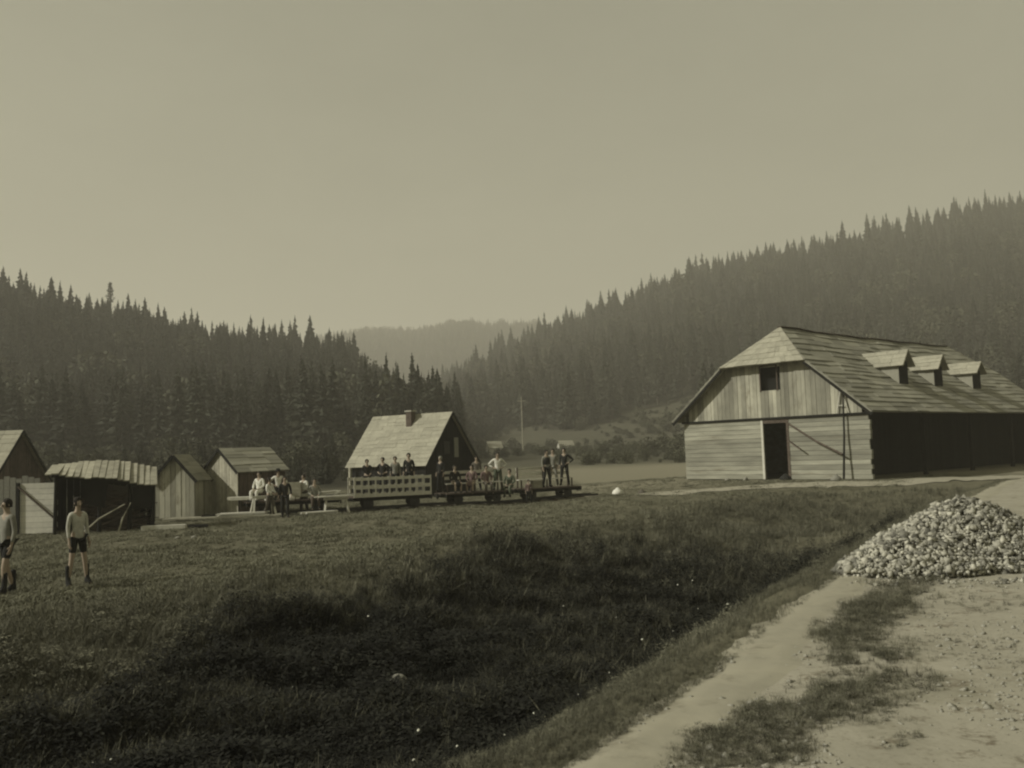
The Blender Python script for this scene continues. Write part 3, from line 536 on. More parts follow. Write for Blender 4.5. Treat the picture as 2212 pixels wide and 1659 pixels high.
# ---------------------------------------------------------------- narrow gauge train
TL = [Vector((-11.6, 37.7)), Vector((-7.3, 39.3)), Vector((-3.7, 40.7)), Vector((2.9, 44.4))]
def track():
    e = empty('railway_track', (-13, 41.3, 0), 0, 'narrow railway track running under the wagons towards the barn', 'railway track'); P = [Vector((-12.6, 37.4))]+TL+[Vector((5.5, 45.4))]
    pts = []
    for a, b in zip(P[:-1], P[1:]):
        n = max(1, int((b-a).length/.7)); pts += [a.lerp(b, i/n) for i in range(n)]
    sl_ = MB(); r1 = []; r2 = []
    for i, p in enumerate(pts[:-1]):
        d = (pts[i+1]-pts[i-1 if i else 0]).normalized(); nn = Vector((-d.y, d.x)); z = gz(p.x, p.y)+.03; q = [Vector((p.x+13, p.y-41.3, z))+Vector((nn.x, nn.y, 0))*s for s in (-.6, .6, -.38, .38)]
        sl_.beam(q[0], q[1], .16, .09); r1.append(q[2]+Vector((0, 0, .09))); r2.append(q[3]+Vector((0, 0, .09)))
    sl_.build('sleepers', M['brown_wood'], e)
    for rr in (r1, r2): m_ = MB(); [m_.beam(a, b, .05, .08) for a, b in zip(rr[:-1], rr[1:])]; m_.build('rail', M['iron'], e)
track()
def wagon(a, b, label, body):
    d = b-a; L = d.length; yaw = math.atan2(d.y, d.x); c = (a+b)/2; z = gz(c.x, c.y)+.13; e = empty('rail_wagon', (a.x, a.y, z), yaw, label, 'rail wagon', 'wagons of the narrow railway train')
    fr = MB().box(.1, L-.1, -.5, -.42, .3, .42).box(.1, L-.1, .42, .5, .3, .42).box(.1, .2, -.6, .6, .3, .44).box(L-.2, L-.1, -.6, .6, .3, .44); fr.build('underframe', M['dark_wood'], e)
    mb = MB(); n = int(L/.2)
    for k in range(n): mb.box(.1+k*(L-.2)/n, .1+(k+1)*(L-.2)/n-.01, -.65, .65, .44, .48)
    mb.build('deck', M['brown_wood'], e)
    for x in (L*.22, L*.78):
        for s in (-.38, .38):
            wb = MB(); wb.tube([(x, s-.04, .2), (x, s+.04, .2)], .19, 16).tube([(x, s-.06, .2), (x, s-.04, .2)], .22, 16); wb.build('wheel', M['iron'], e)
        MB().tube([(x, -.5, .2), (x, .5, .2)], .035).build('axle', M['iron'], e)
    for x, s in ((.1, -1), (L-.1, 1)): MB().tube([(x, 0, .36), (x+s*.16, 0, .36)], .04).tube([(x+s*.14, 0, .36), (x+s*.18, 0, .36)], .12, 12).build('buffer', M['iron'], e)
    if body == 'slat':
        for y in (-.66, .64):
            mb = MB()
            for z0, h_ in ((.46, .15), (.80, .15), (1.16, .12)): mb.box(.12, L-.12, y-.02, y, z0, z0+h_)
            k = int(L/.3)
            for i in range(k+1): x = .12+i*(L-.3)/k; mb.box(x, x+.06, y-.045, y-.022, .46, 1.3)
            mb.build('slatted_side', M['white'], e)
    if body in ('bench', 'bench2'):
        mb = MB()
        for y, z0 in ((.0, .85),): mb.box(.3, L-.3, y-.2, y+.2, z0, z0+.04)
        mb.build('bench_seat', M['white'], e)
        mb = MB()
        for z0 in (1.05, 1.3): mb.box(.3, L-.3, .22, .25, z0, z0+.13)
        mb.build('bench_back', M['white'], e)
        for x in (.35, L/2, L-.35): MB().box(x-.03, x+.03, .18, .22, .48, 1.45).build('bench_post', M['brown_wood'], e); MB().box(x-.03, x+.03, -.18, -.14, .48, .85).build('bench_leg', M['brown_wood'], e)
    if body == 'end': MB().tube([(L-.3, -.3, .9), (L-.3, .3, .9)], .05).tube([(L-.3, -.25, .48), (L-.3, -.25, .9)], .05).tube([(L-.3, .25, .48), (L-.3, .25, .9)], .05).build('brake_stand', M['iron'], e)
    return e, z, yaw
dT = lambda i, j, t: TL[i].lerp(TL[j], t)
w1 = wagon(dT(0, 1, .12), dT(0, 1, .97), 'leftmost flat wagon, loaded with pale boards and workers in white shirts', 'flat')
w2 = wagon(dT(1, 2, .06), dT(1, 2, .99), 'wagon with white slatted sides in the middle of the train', 'slat')
w3 = wagon(dT(2, 3, .05), dT(2, 3, .5), 'dark bench wagon carrying people in reddish clothes, right of the slatted wagon', 'bench')
w4 = wagon(dT(2, 3, .545), dT(2, 3, 1.0), 'rightmost bench wagon with men standing at its end', 'bench2')
# load on the first wagon
def crate(x, y, z, yaw, sx, sy, sz, label, m='pale_wood'):
    e = empty('crate', (x, y, z), yaw, label, 'crate')
    for yy, nm in ((-sy/2, 0), (sy/2-.02, 0)):
        mb = MB(); k = max(2, int(sz/.14))
        for i in range(k): mb.box(-sx/2, sx/2, yy, yy+.02, i*sz/k+.006, (i+1)*sz/k-.006)
        mb.build('side', M[m], e)
    MB().box(-sx/2, -sx/2+.02, -sy/2+.02, sy/2-.02, .01, sz).box(sx/2-.02, sx/2, -sy/2+.02, sy/2-.02, .01, sz).build('end_board', M[m], e)
    MB().box(-sx/2+.02, sx/2-.02, -sy/2+.02, sy/2-.02, sz-.05, sz-.02).build('lid', M[m], e)
def at(i, j, t, off=0):
    p = dT(i, j, t); d = (TL[j]-TL[i]).normalized(); return p.x-d.y*off, p.y+d.x*off
x, y = at(0, 1, .56, .1); crate(x, y, .7, .1, .7, .7, .62, 'yellowish slatted crate in the middle of the leftmost wagon')
x, y = at(0, 1, .80, .0); o = MB()
for k in range(9): o.beam((-.9+random.uniform(-.1, .1), -.3+.07*k, .03+.035*(k % 3)), (.7+random.uniform(-.1, .2), -.3+.07*k, .1+.05*(k % 3)), .16, .03)
o = o.build('board_stack', M['white']); o.location = (x, y, .7); o.rotation_euler = (0, 0, .1); tag(o, 'stack of pale boards on the right end of the leftmost wagon', 'boards')
x, y = at(0, 1, .16, .0); o = MB()
for k in range(6): o.box(-.6-.05*k, .75, -.3+.1*k, -.21+.1*k, 0, .12)
o = o.build('board_stack', M['white']); o.location = (x, y, .7); o.rotation_euler = (0, 0, .08); tag(o, 'low stack of pale boards at the left end of the leftmost wagon', 'boards')
def timber(x, y, z, yaw, L, n, w, label, seed, m='white'):
    r = random.Random(seed); e = MB()
    for k in range(n):
        row = k//w; j = k % w; a = r.uniform(-.12, .12); o_ = r.uniform(-.15, .15)
        e.beam((-L/2+o_, (j-w/2)*.2+r.uniform(-.02, .02), .04+row*.075), (L/2+o_, (j-w/2)*.2+a*.5, .04+row*.075+r.uniform(0, .03)), .17, .045)
    o = e.build('board_stack', M[m]); o.location = (x, y, z); o.rotation_euler = (0, 0, yaw); return tag(o, label, 'boards')
def sawhorse(x, y, yaw, h, L, label, m='white'):
    e = empty('sawhorse', (x, y, gz(x, y)), yaw, label, 'sawhorse'); MB().beam((-L/2, 0, h), (L/2, 0, h), .12, .09).build('top_beam', M[m], e)
    for sx in (-1, 1):
        for sy in (-1, 1): MB().beam((sx*(L/2-.1), sy*.05, h-.03), (sx*(L/2), sy*.32, 0), .07, .05).build('leg', M[m], e)
def bundle(x, y, z, s, label, seed, m='white_cloth'):
    r = random.Random(seed); me = MB(); n = 12; 
    me.lathe([(.02, 0), (s*.9, .02), (s, s*.4), (s*.8, s*.85), (s*.35, s*1.1), (s*.3, s*1.25), (.02, s*1.3)], n); me.v = [(p[0]*(1+r.uniform(-.12, .12)), p[1]*(1+r.uniform(-.12, .12)), p[2]) for p in me.v]
    o = me.build('sack', M[m], None, True); o.location = (x, y, z); return tag(o, label, 'sack')
timber(-10.9, 37.2, gz(-10.9, 37.2), .15, 1.9, 12, 4, 'pile of pale boards on the grass before the taller hut\'s brown side', 1)
timber(-8.0, 37.9, gz(-8, 37.9), .5, 1.3, 8, 4, 'short pale board pile on the grass under the stack-laden wagon end', 2)
sawhorse(-7.35, 38.2, .25, .62, 1.0, 'pale sawhorse on the grass just left of the slatted wagon'); sawhorse(-10.1, 37.3, .5, .8, .9, 'pale sawhorse beside the board pile at the left wagon')
timber(-7.35, 38.2, gz(-7.35, 38.2)+.68, .3, 1.5, 3, 3, 'three pale boards laid across the sawhorse left of the slatted wagon', 3)
for i, (t, o_, sz, lb) in enumerate([(.20, .3, .2, 'pale sack at the far left on the leftmost wagon'), (.37, .35, .26, 'large pale sack behind the workers on the leftmost wagon'), (.52, -.42, .2, 'pale sack against the front of the yellowish crate'), (.9, .3, .22, 'pale sack at the right end of the leftmost wagon')]):
    x, y = at(0, 1, t, o_); bundle(x, y, gz(x, y)+.58, sz, lb, i)
x, y = at(2, 3, .71, .05); crate(x, y, gz(x, y)+.6, .5, .5, .4, .35, 'small pale crate on the rightmost wagon, left of the standing men')
x, y = 5.1, 46.6; bundle(x, y, gz(x, y)-.05, .3, 'white sack on the pale track bed between train and barn', 12); bundle(x+1.2, y, gz(x, y)-.05, .2, 'dark sack on the track bed, right of the white sack', 9, 'mid_cloth')
x, y, _ = world_of(-.7, 4.4, 0); bundle(x, y, gz(x, y)-.05, .3, 'dark sack at the right foot of the barn doorway', 10, 'dark_cloth')
x, y, _ = world_of(-.8, 1.5, 0); bundle(x, y, gz(x, y)-.05, .28, 'grey sack at the foot of the upright pole by the barn', 11, 'grey_cloth')
# ---------------------------------------------------------------- people
def skin_mesh(name, verts, edges, rad, m, parent, root=0, sub=1):
    me = bpy.data.meshes.new(name); me.from_pydata(verts, edges, []); o = bpy.data.objects.new(name, me); link(o)
    o.modifiers.new('s', 'SKIN'); sv = me.skin_vertices[0].data
    for i, r_ in enumerate(rad): rr = r_ if isinstance(r_, tuple) else (r_, r_); sv[i].radius = rr; sv[i].use_root = (i == root)
    o.modifiers[0].use_smooth_shade = True; q = o.modifiers.new('u', 'SUBSURF'); q.levels = sub; q.render_levels = sub
    dg = bpy.context.evaluated_depsgraph_get(); dg.update(); em = bpy.data.meshes.new_from_object(o.evaluated_get(dg)); em.name = name; bpy.data.objects.remove(o)
    em.materials.clear(); em.materials.append(m); return link(bpy.data.objects.new(name, em), parent)
def person(x, y, z, yaw, label, pose='stand', top='white_cloth', bottom='dark_cloth', legs='trousers', vest=None, hat=None, hair='hair', H=1.7, arms='down', near=False, spread=.1):
    e = empty('person', (x, y, z), yaw, label, 'person', None); s = H/1.72; Vq = lambda *a: Vector(a)*s
    sit = pose == 'sit'; dz = -.45 if sit else 0
    pel = Vq(0, 0, .97+dz); wa = Vq(0, .0, 1.12+dz); chs = Vq(0, .01, 1.30+dz); nb = Vq(0, .01, 1.46+dz); nk = Vq(0, -.005, 1.53+dz); hd = Vq(0, -.02, 1.62+dz); ht = Vq(0, -.015, 1.715+dz)
    J = {}
    for sd, n in ((1, 'l'), (-1, 'r')):
        J['sh'+n] = Vq(.17*sd, .01, 1.415+dz); J['hp'+n] = Vq(.09*sd, 0, .93+dz)
        am = arms if isinstance(arms, str) else arms[0 if sd > 0 else 1]
        if am == 'down': J['el'+n] = Vq(.215*sd, .03, 1.14+dz); J['wr'+n] = Vq(.225*sd, -.05, .90+dz)
        elif am == 'akimbo': J['el'+n] = Vq(.42*sd, .08, 1.18+dz); J['wr'+n] = Vq(.20*sd, -.06, 1.04+dz)
        elif am == 'swing': J['el'+n] = Vq(.24*sd, .08*sd, 1.15+dz); J['wr'+n] = Vq(.26*sd, -.12*sd-.06, .93+dz)
        elif am == 'lap': J['el'+n] = Vq(.25*sd, -.04, 1.15+dz); J['wr'+n] = Vq(.12*sd, -.27, 1.03+dz)
        elif am == 'up': J['el'+n] = Vq(.33*sd, -.1, 1.48+dz); J['wr'+n] = Vq(.2*sd, -.12, 1.72+dz)
        elif am == 'out': J['el'+n] = Vq(.40*sd, -.05, 1.28+dz); J['wr'+n] = Vq(.60*sd, -.12, 1.2+dz)
        if sit: J['kn'+n] = Vq(.13*sd, -.43, .50); J['an'+n] = Vq(.13*sd, -.40, .09)
        elif pose == 'walk': J['kn'+n] = Vq(.11*sd, -.03-.10*sd, .50); J['an'+n] = Vq(.12*sd, -.17*sd+.05, .09)
        else: J['kn'+n] = Vq((.09+spread*.5)*sd, -.01, .50); J['an'+n] = Vq((.09+spread)*sd, .02, .09)
        J['to'+n] = J['an'+n]+Vq(.02*sd, -.17, -.055)
    V = [pel, wa, chs, nb, nk, hd, ht]; E = [(0, 1), (1, 2), (2, 3), (3, 4), (4, 5), (5, 6)]; R = [(.128, .098), (.115, .09), (.135, .098), (.075, .068), (.05, .05), (.08, .098), (.06, .078)]
    def add(p, r_, par): V.append(p); R.append(r_); E.append((par, len(V)-1)); return len(V)-1
    for sd, n in ((1, 'l'), (-1, 'r')):
        a = add(J['sh'+n], .06, 2); a = add(J['el'+n], .042, a); wr = add(J['wr'+n], .027, a); dr_ = (J['wr'+n]-J['el'+n]).normalized()
        sidev = dr_.cross(Vector((sd, 0, 0))).normalized(); sidev = sidev if sidev.length > .1 else Vector((0, -1, 0)); inn = dr_.cross(sidev).normalized()
        pm = add(J['wr'+n]+dr_*.07*s, (.036, .018), wr)
        for f in range(4):
            off = sidev*(.0255-.017*f)*s; l = (.075, .085, .08, .062)[f]*s; b0 = add(J['wr'+n]+dr_*.105*s+off, .009, pm); b1 = add(V[b0]+dr_*l*.5+inn*.01, .0085, b0); add(V[b1]+dr_*l*.4+inn*.025, .0075, b1)
        tb = add(J['wr'+n]+dr_*.05*s+sidev*.045*s, .010, pm); add(V[tb]+dr_*.045*s+sidev*.02*s, .009, tb)
        a = add(J['hp'+n], .085, 0); k = add((J['hp'+n]+J['kn'+n])/2, .075, a); k = add(J['kn'+n], .056, k); c = add(J['kn'+n].lerp(J['an'+n], .35), .055, k); c = add(J['an'+n], .036, c); add(J['to'+n], .03, c)
    R = [tuple(q*s for q in r_) if isinstance(r_, tuple) else r_*s for r_ in R]
    body = skin_mesh('body', V, E, R, M['skin'], e, 0, 1)
    # face: nose, ears and mouth as part of the head, eyes dark
    f = MB(); c = hd; fy = -.098*s
    f.hexa([c+Vq(-.012, -.085, -.02), c+Vq(.012, -.085, -.02), c+Vq(.01, -.07, -.02), c+Vq(-.01, -.07, -.02), c+Vq(-.004, -.088, .025), c+Vq(.004, -.088, .025), c+Vq(.004, -.07, .025), c+Vq(-.004, -.07, .025)])
    f.hexa([c+Vq(-.015, -.112, -.022), c+Vq(.015, -.112, -.022), c+Vq(.012, -.08, -.022), c+Vq(-.012, -.08, -.022), c+Vq(-.005, -.095, .02), c+Vq(.005, -.095, .02), c+Vq(.005, -.08, .02), c+Vq(-.005, -.08, .02)])
    for sd in (1, -1): f.tube([c+Vq(.074*sd, .0, -.025), c+Vq(.088*sd, .008, .0), c+Vq(.078*sd, .0, .028)], [.006, .012, .006], 6)
    f.build('nose_and_ears', M['skin'], body)
    for sd in (1, -1): MB().lathe([(0.001, -.008), (.011, 0), (.001, .008)], 8, c+Vq(.03*sd, -.086, .012)).build('eye', M['iron'], body)
    MB().tube([c+Vq(-.022, -.088, -.048), c+Vq(0, -.094, -.05), c+Vq(.022, -.088, -.048)], .004, 5).build('mouth', M['red_cloth'], body)
    # clothing
    sv, se, sr = [pel-Vq(0, 0, .12), wa, chs, nb+Vq(0, 0, .035)], [(0, 1), (1, 2), (2, 3)], [(.158, .127), (.136, .108), (.158, .116), (.088, .08)]
    for n in 'lr':
        b0 = len(sv); sv += [J['sh'+n], J['el'+n], J['el'+n].lerp(J['wr'+n], .85)]; sr += [.066, .05, .038]; se += [(2, b0), (b0, b0+1), (b0+1, b0+2)]
    skin_mesh('shirt', sv, se, [tuple(q*s for q in r_) if isinstance(r_, tuple) else r_*s for r_ in sr], M[top], e, 0, 1)
    if vest: skin_mesh('vest', [pel+Vq(0, .01, .06), wa+Vq(0, .01, 0), chs+Vq(0, .01, 0), nb-Vq(0, -.01, .03)], [(0, 1), (1, 2), (2, 3)], [(.20*s, .155*s), (.195*s, .16*s), (.215*s, .175*s), (.12*s, .12*s)], M[vest], e, 0, 1)
    if legs == 'skirt':
        mb = MB(); hem = .42 if not sit else .3
        if sit: skin_mesh('skirt', [pel, (J['knl']+J['knr'])/2+Vq(0, 0, .0), (J['anl']+J['anr'])/2+Vq(0, -.02, .2)], [(0, 1), (1, 2)], [(.18*s, .14*s), (.19*s, .11*s), (.2*s, .1*s)], M[bottom], e, 0, 1)
        else: mb.lathe([(.13*s, 1.06*s), (.155*s, .95*s), (.2*s, .7*s), (.25*s, hem*s), (.235*s, hem*s+.01), (.18*s, .7*s), (.12*s, 1.0*s)], 16); mb.build('skirt', M[bottom], e, True)
    else:
        v_, e_, r2 = [pel+Vq(0, 0, .09)], [], [(.158, .126)]
        for n in 'lr':
            b0 = len(v_); v_ += [J['hp'+n], J['hp'+n].lerp(J['kn'+n], .75)]; r2 += [.105, .082]; e_ += [(0, b0), (b0, b0+1)]
            if legs == 'trousers': v_ += [J['kn'+n], J['an'+n]+Vq(0, 0, .02)]; r2 += [.075, .06]; e_ += [(b0+1, b0+2), (b0+2, b0+3)]
        skin_mesh('trousers' if legs == 'trousers' else 'shorts', v_, e_, [tuple(q*s for q in r_) if isinstance(r_, tuple) else r_*s for r_ in r2], M[bottom], e, 0, 1)
    for n in 'lr':
        up = J['an'+n]+(Vq(0, 0, .35) if legs == 'shorts' else Vq(0, 0, .06)); skin_mesh('boot', [up, J['an'+n], J['an'+n]+Vq(0, .03, -.06), J['to'+n]], [(0, 1), (1, 2), (1, 3)], [.062*s, .05*s, .04*s, .042*s], M['dark_cloth'], e, 0, 1)
    pr = [(.0, .125), (.045, .118), (.08, .085), (.094, .045), (.092, .0), (.088, -.04)]
    hm = MB(); hm.lathe([(a*s, b*s) for a, b in pr][::-1], 14, hd+Vq(0, .032, .008)); ho = hm.build('hair', M[hair], e, True)
    if hat: MB().lathe([(.17*s, .045*s), (.172*s, .052*s), (.10*s, .058*s), (.095*s, .14*s), (.07*s, .165*s), (.001, .165*s)], 18, hd+Vq(0, 0, .02)).build('hat', M[hat], e, True)
    return e
g = lambda x, y: gz(x, y)-.01
pw1 = person(-8.48, 18.07, g(-8.48, 18.07), .9, 'slim walker in a pale shirt, dark shorts and boots, alone on the near grass', 'stand', 'linen', 'dark_cloth', 'shorts', near=True, arms='down', spread=.13, H=1.68)
pw2 = person(-9.38, 17.2, g(-9.38, 17.2), -.5, 'walker in a grey top and black shorts at the left edge of the view', 'walk', 'grey_cloth', 'dark_cloth', 'shorts', arms='down', near=True, H=1.72)
pw1.scale = (.87, .87, 1); pw2.scale = (.92, .92, 1)
x, y = -8.95, 36.2; person(x, y, g(x, y), .2, 'dark-clothed worker standing on the grass before the leftmost wagon', 'walk', 'dark_cloth', 'dark_cloth', arms='swing', H=1.6)
def on(i, j, t, off, dz, face, label, **k):
    x, y = at(i, j, t, off); person(x, y, gz(x, y)+.64+dz if dz is not None else g(x, y), face, label, **k)
on(0, 1, .26, -.2, -.1, -.3, 'worker in white shirt and pale trousers seated at the left of the leftmost wagon', pose='sit', bottom='white_cloth', arms='lap')
on(0, 1, .43, .1, -.35, .4, 'worker with a dark hat and bright white shirt on the leftmost wagon', pose='stand', hat='dark_cloth', arms='akimbo', H=1.55)
on(0, 1, .66, .25, -.6, -.5, 'stooping figure in a white shirt behind the yellowish crate', pose='stand', bottom='mid_cloth', arms='lap', H=1.6)
on(0, 1, .74, -.3, -.45, .3, 'seated worker in a pale jacket and brown trousers beside the board stack', pose='sit', top='grey_cloth', bottom='brown_wood', arms='lap')
on(0, 1, .33, -1.0, None, 1.2, 'brown-clad worker bending over the leftmost wagon\'s side', pose='walk', top='white_cloth', bottom='mid_cloth', H=1.55, arms='lap')
for i, (t, o_, f_, top_, lb, hh) in enumerate([(.34, .2, .3, 'dark_cloth', 'first dark figure from the left standing in the slatted wagon', 1.55), (.50, -.1, -.4, 'dark_cloth', 'second dark figure standing in the slatted wagon, with folded arms', 1.6), (.66, .2, .1, 'grey_cloth', 'grey-jacketed figure standing third in the slatted wagon', 1.62), (.80, -.05, 0, 'dark_cloth', 'tallest dark figure, at the right end inside the slatted wagon', 1.74)]):
    on(1, 2, t-.05, o_, -.02, f_, lb, pose='stand', top=top_, arms=('lap', 'akimbo', 'down', 'down')[i], H=hh)
on(2, 3, .06, -.1, -.02, -.6, 'pale-haired figure in dark clothes at the left end of the dark bench wagon', pose='stand', top='dark_cloth', hair='grey_cloth', H=1.55)
on(2, 3, .15, -.1, -.12, .4, 'seated woman in a dark dress at the shaded end of the bench wagon', pose='sit', top='dark_cloth', legs='skirt', arms='lap')
on(2, 3, .26, -.12, -.12, -.2, 'seated woman in a reddish dress, left of the two reddish figures', pose='sit', top='red_cloth', bottom='red_cloth', legs='skirt', arms='lap')
on(2, 3, .355, -.12, -.12, .3, 'seated reddish-clad figure with white collar, right of the other one', pose='sit', top='red_cloth', bottom='mid_cloth', arms='lap')
on(2, 3, .33, .45, -.02, .1, 'dark-haired figure standing behind the reddish seated pair', pose='stand', top='mid_cloth', H=1.55)
on(2, 3, .45, .1, -.02, .2, 'bare-headed man in white shirt and green trousers at the wagons\' joint', pose='stand', top='white_cloth', bottom='green_cloth', arms='akimbo', H=1.72)
on(2, 3, .50, -.3, -.3, -.3, 'seated figure in green at the left of the rightmost wagon', pose='sit', top='green_cloth', bottom='green_cloth', arms='lap')
on(2, 3, .58, -.95, None, .1, 'small dark-clothed child before the bench of the rightmost wagon', pose='stand', top='red_cloth', bottom='dark_cloth', H=1.1)
on(2, 3, .77, -.2, -.02, .5, 'man with white collar and dark suit standing on the rightmost wagon', pose='stand', top='grey_cloth', bottom='dark_cloth', vest='dark_cloth', H=1.72)
on(2, 3, .85, .2, -.02, -.2, 'man in pale coat at the back of the rightmost wagon', pose='stand', top='grey_cloth', bottom='grey_cloth', H=1.72)
on(2, 3, .90, -.2, -.02, -.3, 'man in black coat with his elbow stuck out, last on the train', pose='stand', top='dark_cloth', bottom='dark_cloth', arms=('akimbo', 'down'), H=1.74)
x, y, _ = world_of(-.7, 4.7, 0); 0 and person(x, y, g(x, y), 1.0, 'brown-clad figure leaning at the barn doorway', 'stand', 'brown_wood', 'brown_wood', H=1.4, arms='lap')
x, y, _ = world_of(-1.0, 1.5, 0); 0 and person(x, y, g(x, y), .6, 'small figure sitting at the foot of the upright pole by the barn', 'sit', 'white_cloth', 'dark_cloth', H=1.5, arms='lap')
x, y = 5.1, 46.2; 0 and person(x, y, g(x, y), .3, 'lone seated figure in white on the track between train and barn', 'sit', 'white_cloth', 'brown_wood', H=1.5, arms='lap')
# ---------------------------------------------------------------- stones
def ico(r_, rr):
    t = (1+5**.5)/2; v = np.array([(-1, t, 0), (1, t, 0), (-1, -t, 0), (1, -t, 0), (0, -1, t), (0, 1, t), (0, -1, -t), (0, 1, -t), (t, 0, -1), (t, 0, 1), (-t, 0, -1), (-t, 0, 1)], float)/1.9
    f = np.array([(0, 11, 5), (0, 5, 1), (0, 1, 7), (0, 7, 10), (0, 10, 11), (1, 5, 9), (5, 11, 4), (11, 10, 2), (10, 7, 6), (7, 1, 8), (3, 9, 4), (3, 4, 2), (3, 2, 6), (3, 6, 8), (3, 8, 9), (4, 9, 5), (2, 4, 11), (6, 2, 10), (8, 6, 7), (9, 8, 1)])
    return v*rr.uniform(.65, 1.2, (12, 1))*r_*rr.uniform(.6, 1.25, 3), f
def shard(r_, rr):       # angular broken stone: a skewed, jittered block
    v = np.array([(-1, -1, -1), (1, -1, -1), (1, 1, -1), (-1, 1, -1), (-1, -1, 1), (1, -1, 1), (1, 1, 1), (-1, 1, 1)], float)*r_*rr.uniform(.35, 1.25, 3)*(1+rr.uniform(-.45, .3, (8, 1)))
    v += rr.uniform(-.3, .3, (8, 3))*r_; q = rr.normal(size=(3, 3)); q, _ = np.linalg.qr(q); v = v @ q
    return v, np.array([(0, 2, 1), (0, 3, 2), (4, 5, 6), (4, 6, 7), (0, 1, 5), (0, 5, 4), (1, 2, 6), (1, 6, 5), (2, 3, 7), (2, 7, 6), (3, 0, 4), (3, 4, 7)])
def heap_h(x, y):
    q = np.sqrt(((x-5.72)/1.55)**2+((y-12.0)/1.25)**2); a = np.clip(1-q**1.25, 0, 1)*.76
    q = np.sqrt(((x-4.75)/1.05)**2+((y-11.25)/.75)**2); b = np.clip(1-q**1.5, 0, 1)*.40
    return np.maximum(a, b)*(.86+.28*vnoise(x, y, .45, 66))*sstep(-.35, .15, edge_d(x, y))
Vs = []; Fs = []; n_ = 0
cnt = 0
while cnt < 16000:
    x, y = rng.uniform(3.5, 7.5), rng.uniform(10.3, 13.5); hh = heap_h(np.array(x), np.array(y))
    if hh < .035+.05*rng.random(): continue
    v, f = shard(.011+.027*rng.random()**2.4, rng)
    Vs.append(v+np.array([x, y, max(gz(x, y), .3)+float(hh)+rng.uniform(-.06, .03)])); Fs.append(f+n_); n_ += 8; cnt += 1
for i in range(900):
    aa = rng.uniform(0, 6.28); q = 1+abs(rng.normal())*.22; x, y = 5.5+1.7*q*math.cos(aa), 11.8+1.35*q*math.sin(aa); v, f = shard(.006+.02*rng.random()**2, rng)
    if edge_d(np.array(x), np.array(y)) < .1: continue
    Vs.append(v+np.array([x, y, gz(x, y)+.02])); Fs.append(f+n_); n_ += 8
a, b = np.meshgrid(np.linspace(3.2, 8.5, 60), np.linspace(9.8, 14.3, 50)); hh = heap_h(a, b)-.05; Vm = np.c_[a.ravel(), b.ravel(), height(a, b).ravel()-.03+hh.ravel()]
I = np.arange(49)[:, None]*60+np.arange(59)[None]; Q = np.stack([I, I+1, I+61, I+60], -1).reshape(-1, 4); Q = Q[hh.ravel()[Q[:, 0]] > -.03]; Tq = np.concatenate([Q[:, [0, 1, 2]], Q[:, [0, 2, 3]]])+n_
hp = mesh_np('stone_heap', np.concatenate(Vs+[Vm]), np.concatenate(Fs+[Tq]), M['stone']); tag(hp, 'heap of pale broken stones tipped beside the sandy road', 'stones', kind='stuff')
def rock(x, y, s, label, dz=0):
    rr = np.random.default_rng(int(abs(x*100))); v, f = ico(1, rr); o = mesh_np('rock', v, f, M['stone']); q = o.modifiers.new('s', 'SUBSURF'); q.levels = q.render_levels = 1
    o.scale = (s, s*.8, s*.7); o.location = (x, y, gz(x, y)+s*.3+dz); tag(o, label, 'rock')
rock(-1.6, 12.2, .25, 'pale rounded rock among the dark grass in the hollow', .26)
for a in ((4.95, 5.75, .06, 'dark stone lying on the sand near the lower right corner'),): rock(*a)
rock(-10.15, 28.0, .12, 'small dark stone on the meadow before the lean-to, left of its pair'); rock(-9.7, 28.1, .14, 'small dark stone on the meadow before the lean-to, right of its pair')
rock(11.5, 50.6, .22, 'dark stone at the foot of the barn gable, farther from the door'); rock(12.3, 49.8, .25, 'larger dark stone at the foot of the barn gable, nearer the door')
# ---------------------------------------------------------------- grass
def tuft(seed, n, h, spread, w, m, lean=.5, name='tuft'):
    r = random.Random(seed); V = []; F = []
    for i in range(n):
        a = r.uniform(0, 6.28); q = r.random()**.5*spread; x0, y0 = q*math.cos(a), q*math.sin(a); hh = h*r.uniform(.5, 1.1); b = r.uniform(0, 6.28); l = hh*r.uniform(.1, lean); dx, dy = math.cos(b), math.sin(b); ww = w*r.uniform(.6, 1.2); k = len(V)
        P = lambda t, s: (x0+dx*l*t*t-dy*s, y0+dy*l*t*t+dx*s, hh*t*(1-.15*t))
        V += [P(0, -ww), P(0, ww), P(.55, ww*.8), P(.55, -ww*.8), P(1, 0)]; F += [(k, k+1, k+2, k+3), (k+3, k+2, k+4)]
    me = bpy.data.meshes.new(name); me.from_pydata(V, [], F); me.materials.append(m); return me
def weed(seed, m, n=60, name='weed'):
    r = random.Random(seed); V = []; F = []
    for i in range(n):
        a = r.uniform(0, 6.28); z = r.uniform(.15, 1); q = r.uniform(.1, .45)*(1.1-z*.5); c = Vector((q*math.cos(a), q*math.sin(a), z)); d = Vector((math.cos(a), math.sin(a), r.uniform(-.5, .6))).normalized(); s = Vector((-math.sin(a), math.cos(a), r.uniform(-.3, .3))); l = r.uniform(.06, .13); w = l*.32; k = len(V)
        V += [tuple(c-d*l*.5), tuple(c+s*w), tuple(c+d*l), tuple(c-s*w)]; F.append((k, k+1, k+2, k+3))
    for i in range(5):
        a = r.uniform(0, 6.28); k = len(V); e_ = (.2*math.cos(a), .2*math.sin(a), r.uniform(.6, 1.0)); V += [(-.012, 0, 0), (.012, 0, 0), e_]; F.append((k, k+1, k+2))
    me = bpy.data.meshes.new(name); me.from_pydata(V, [], F); me.materials.append(m); return me
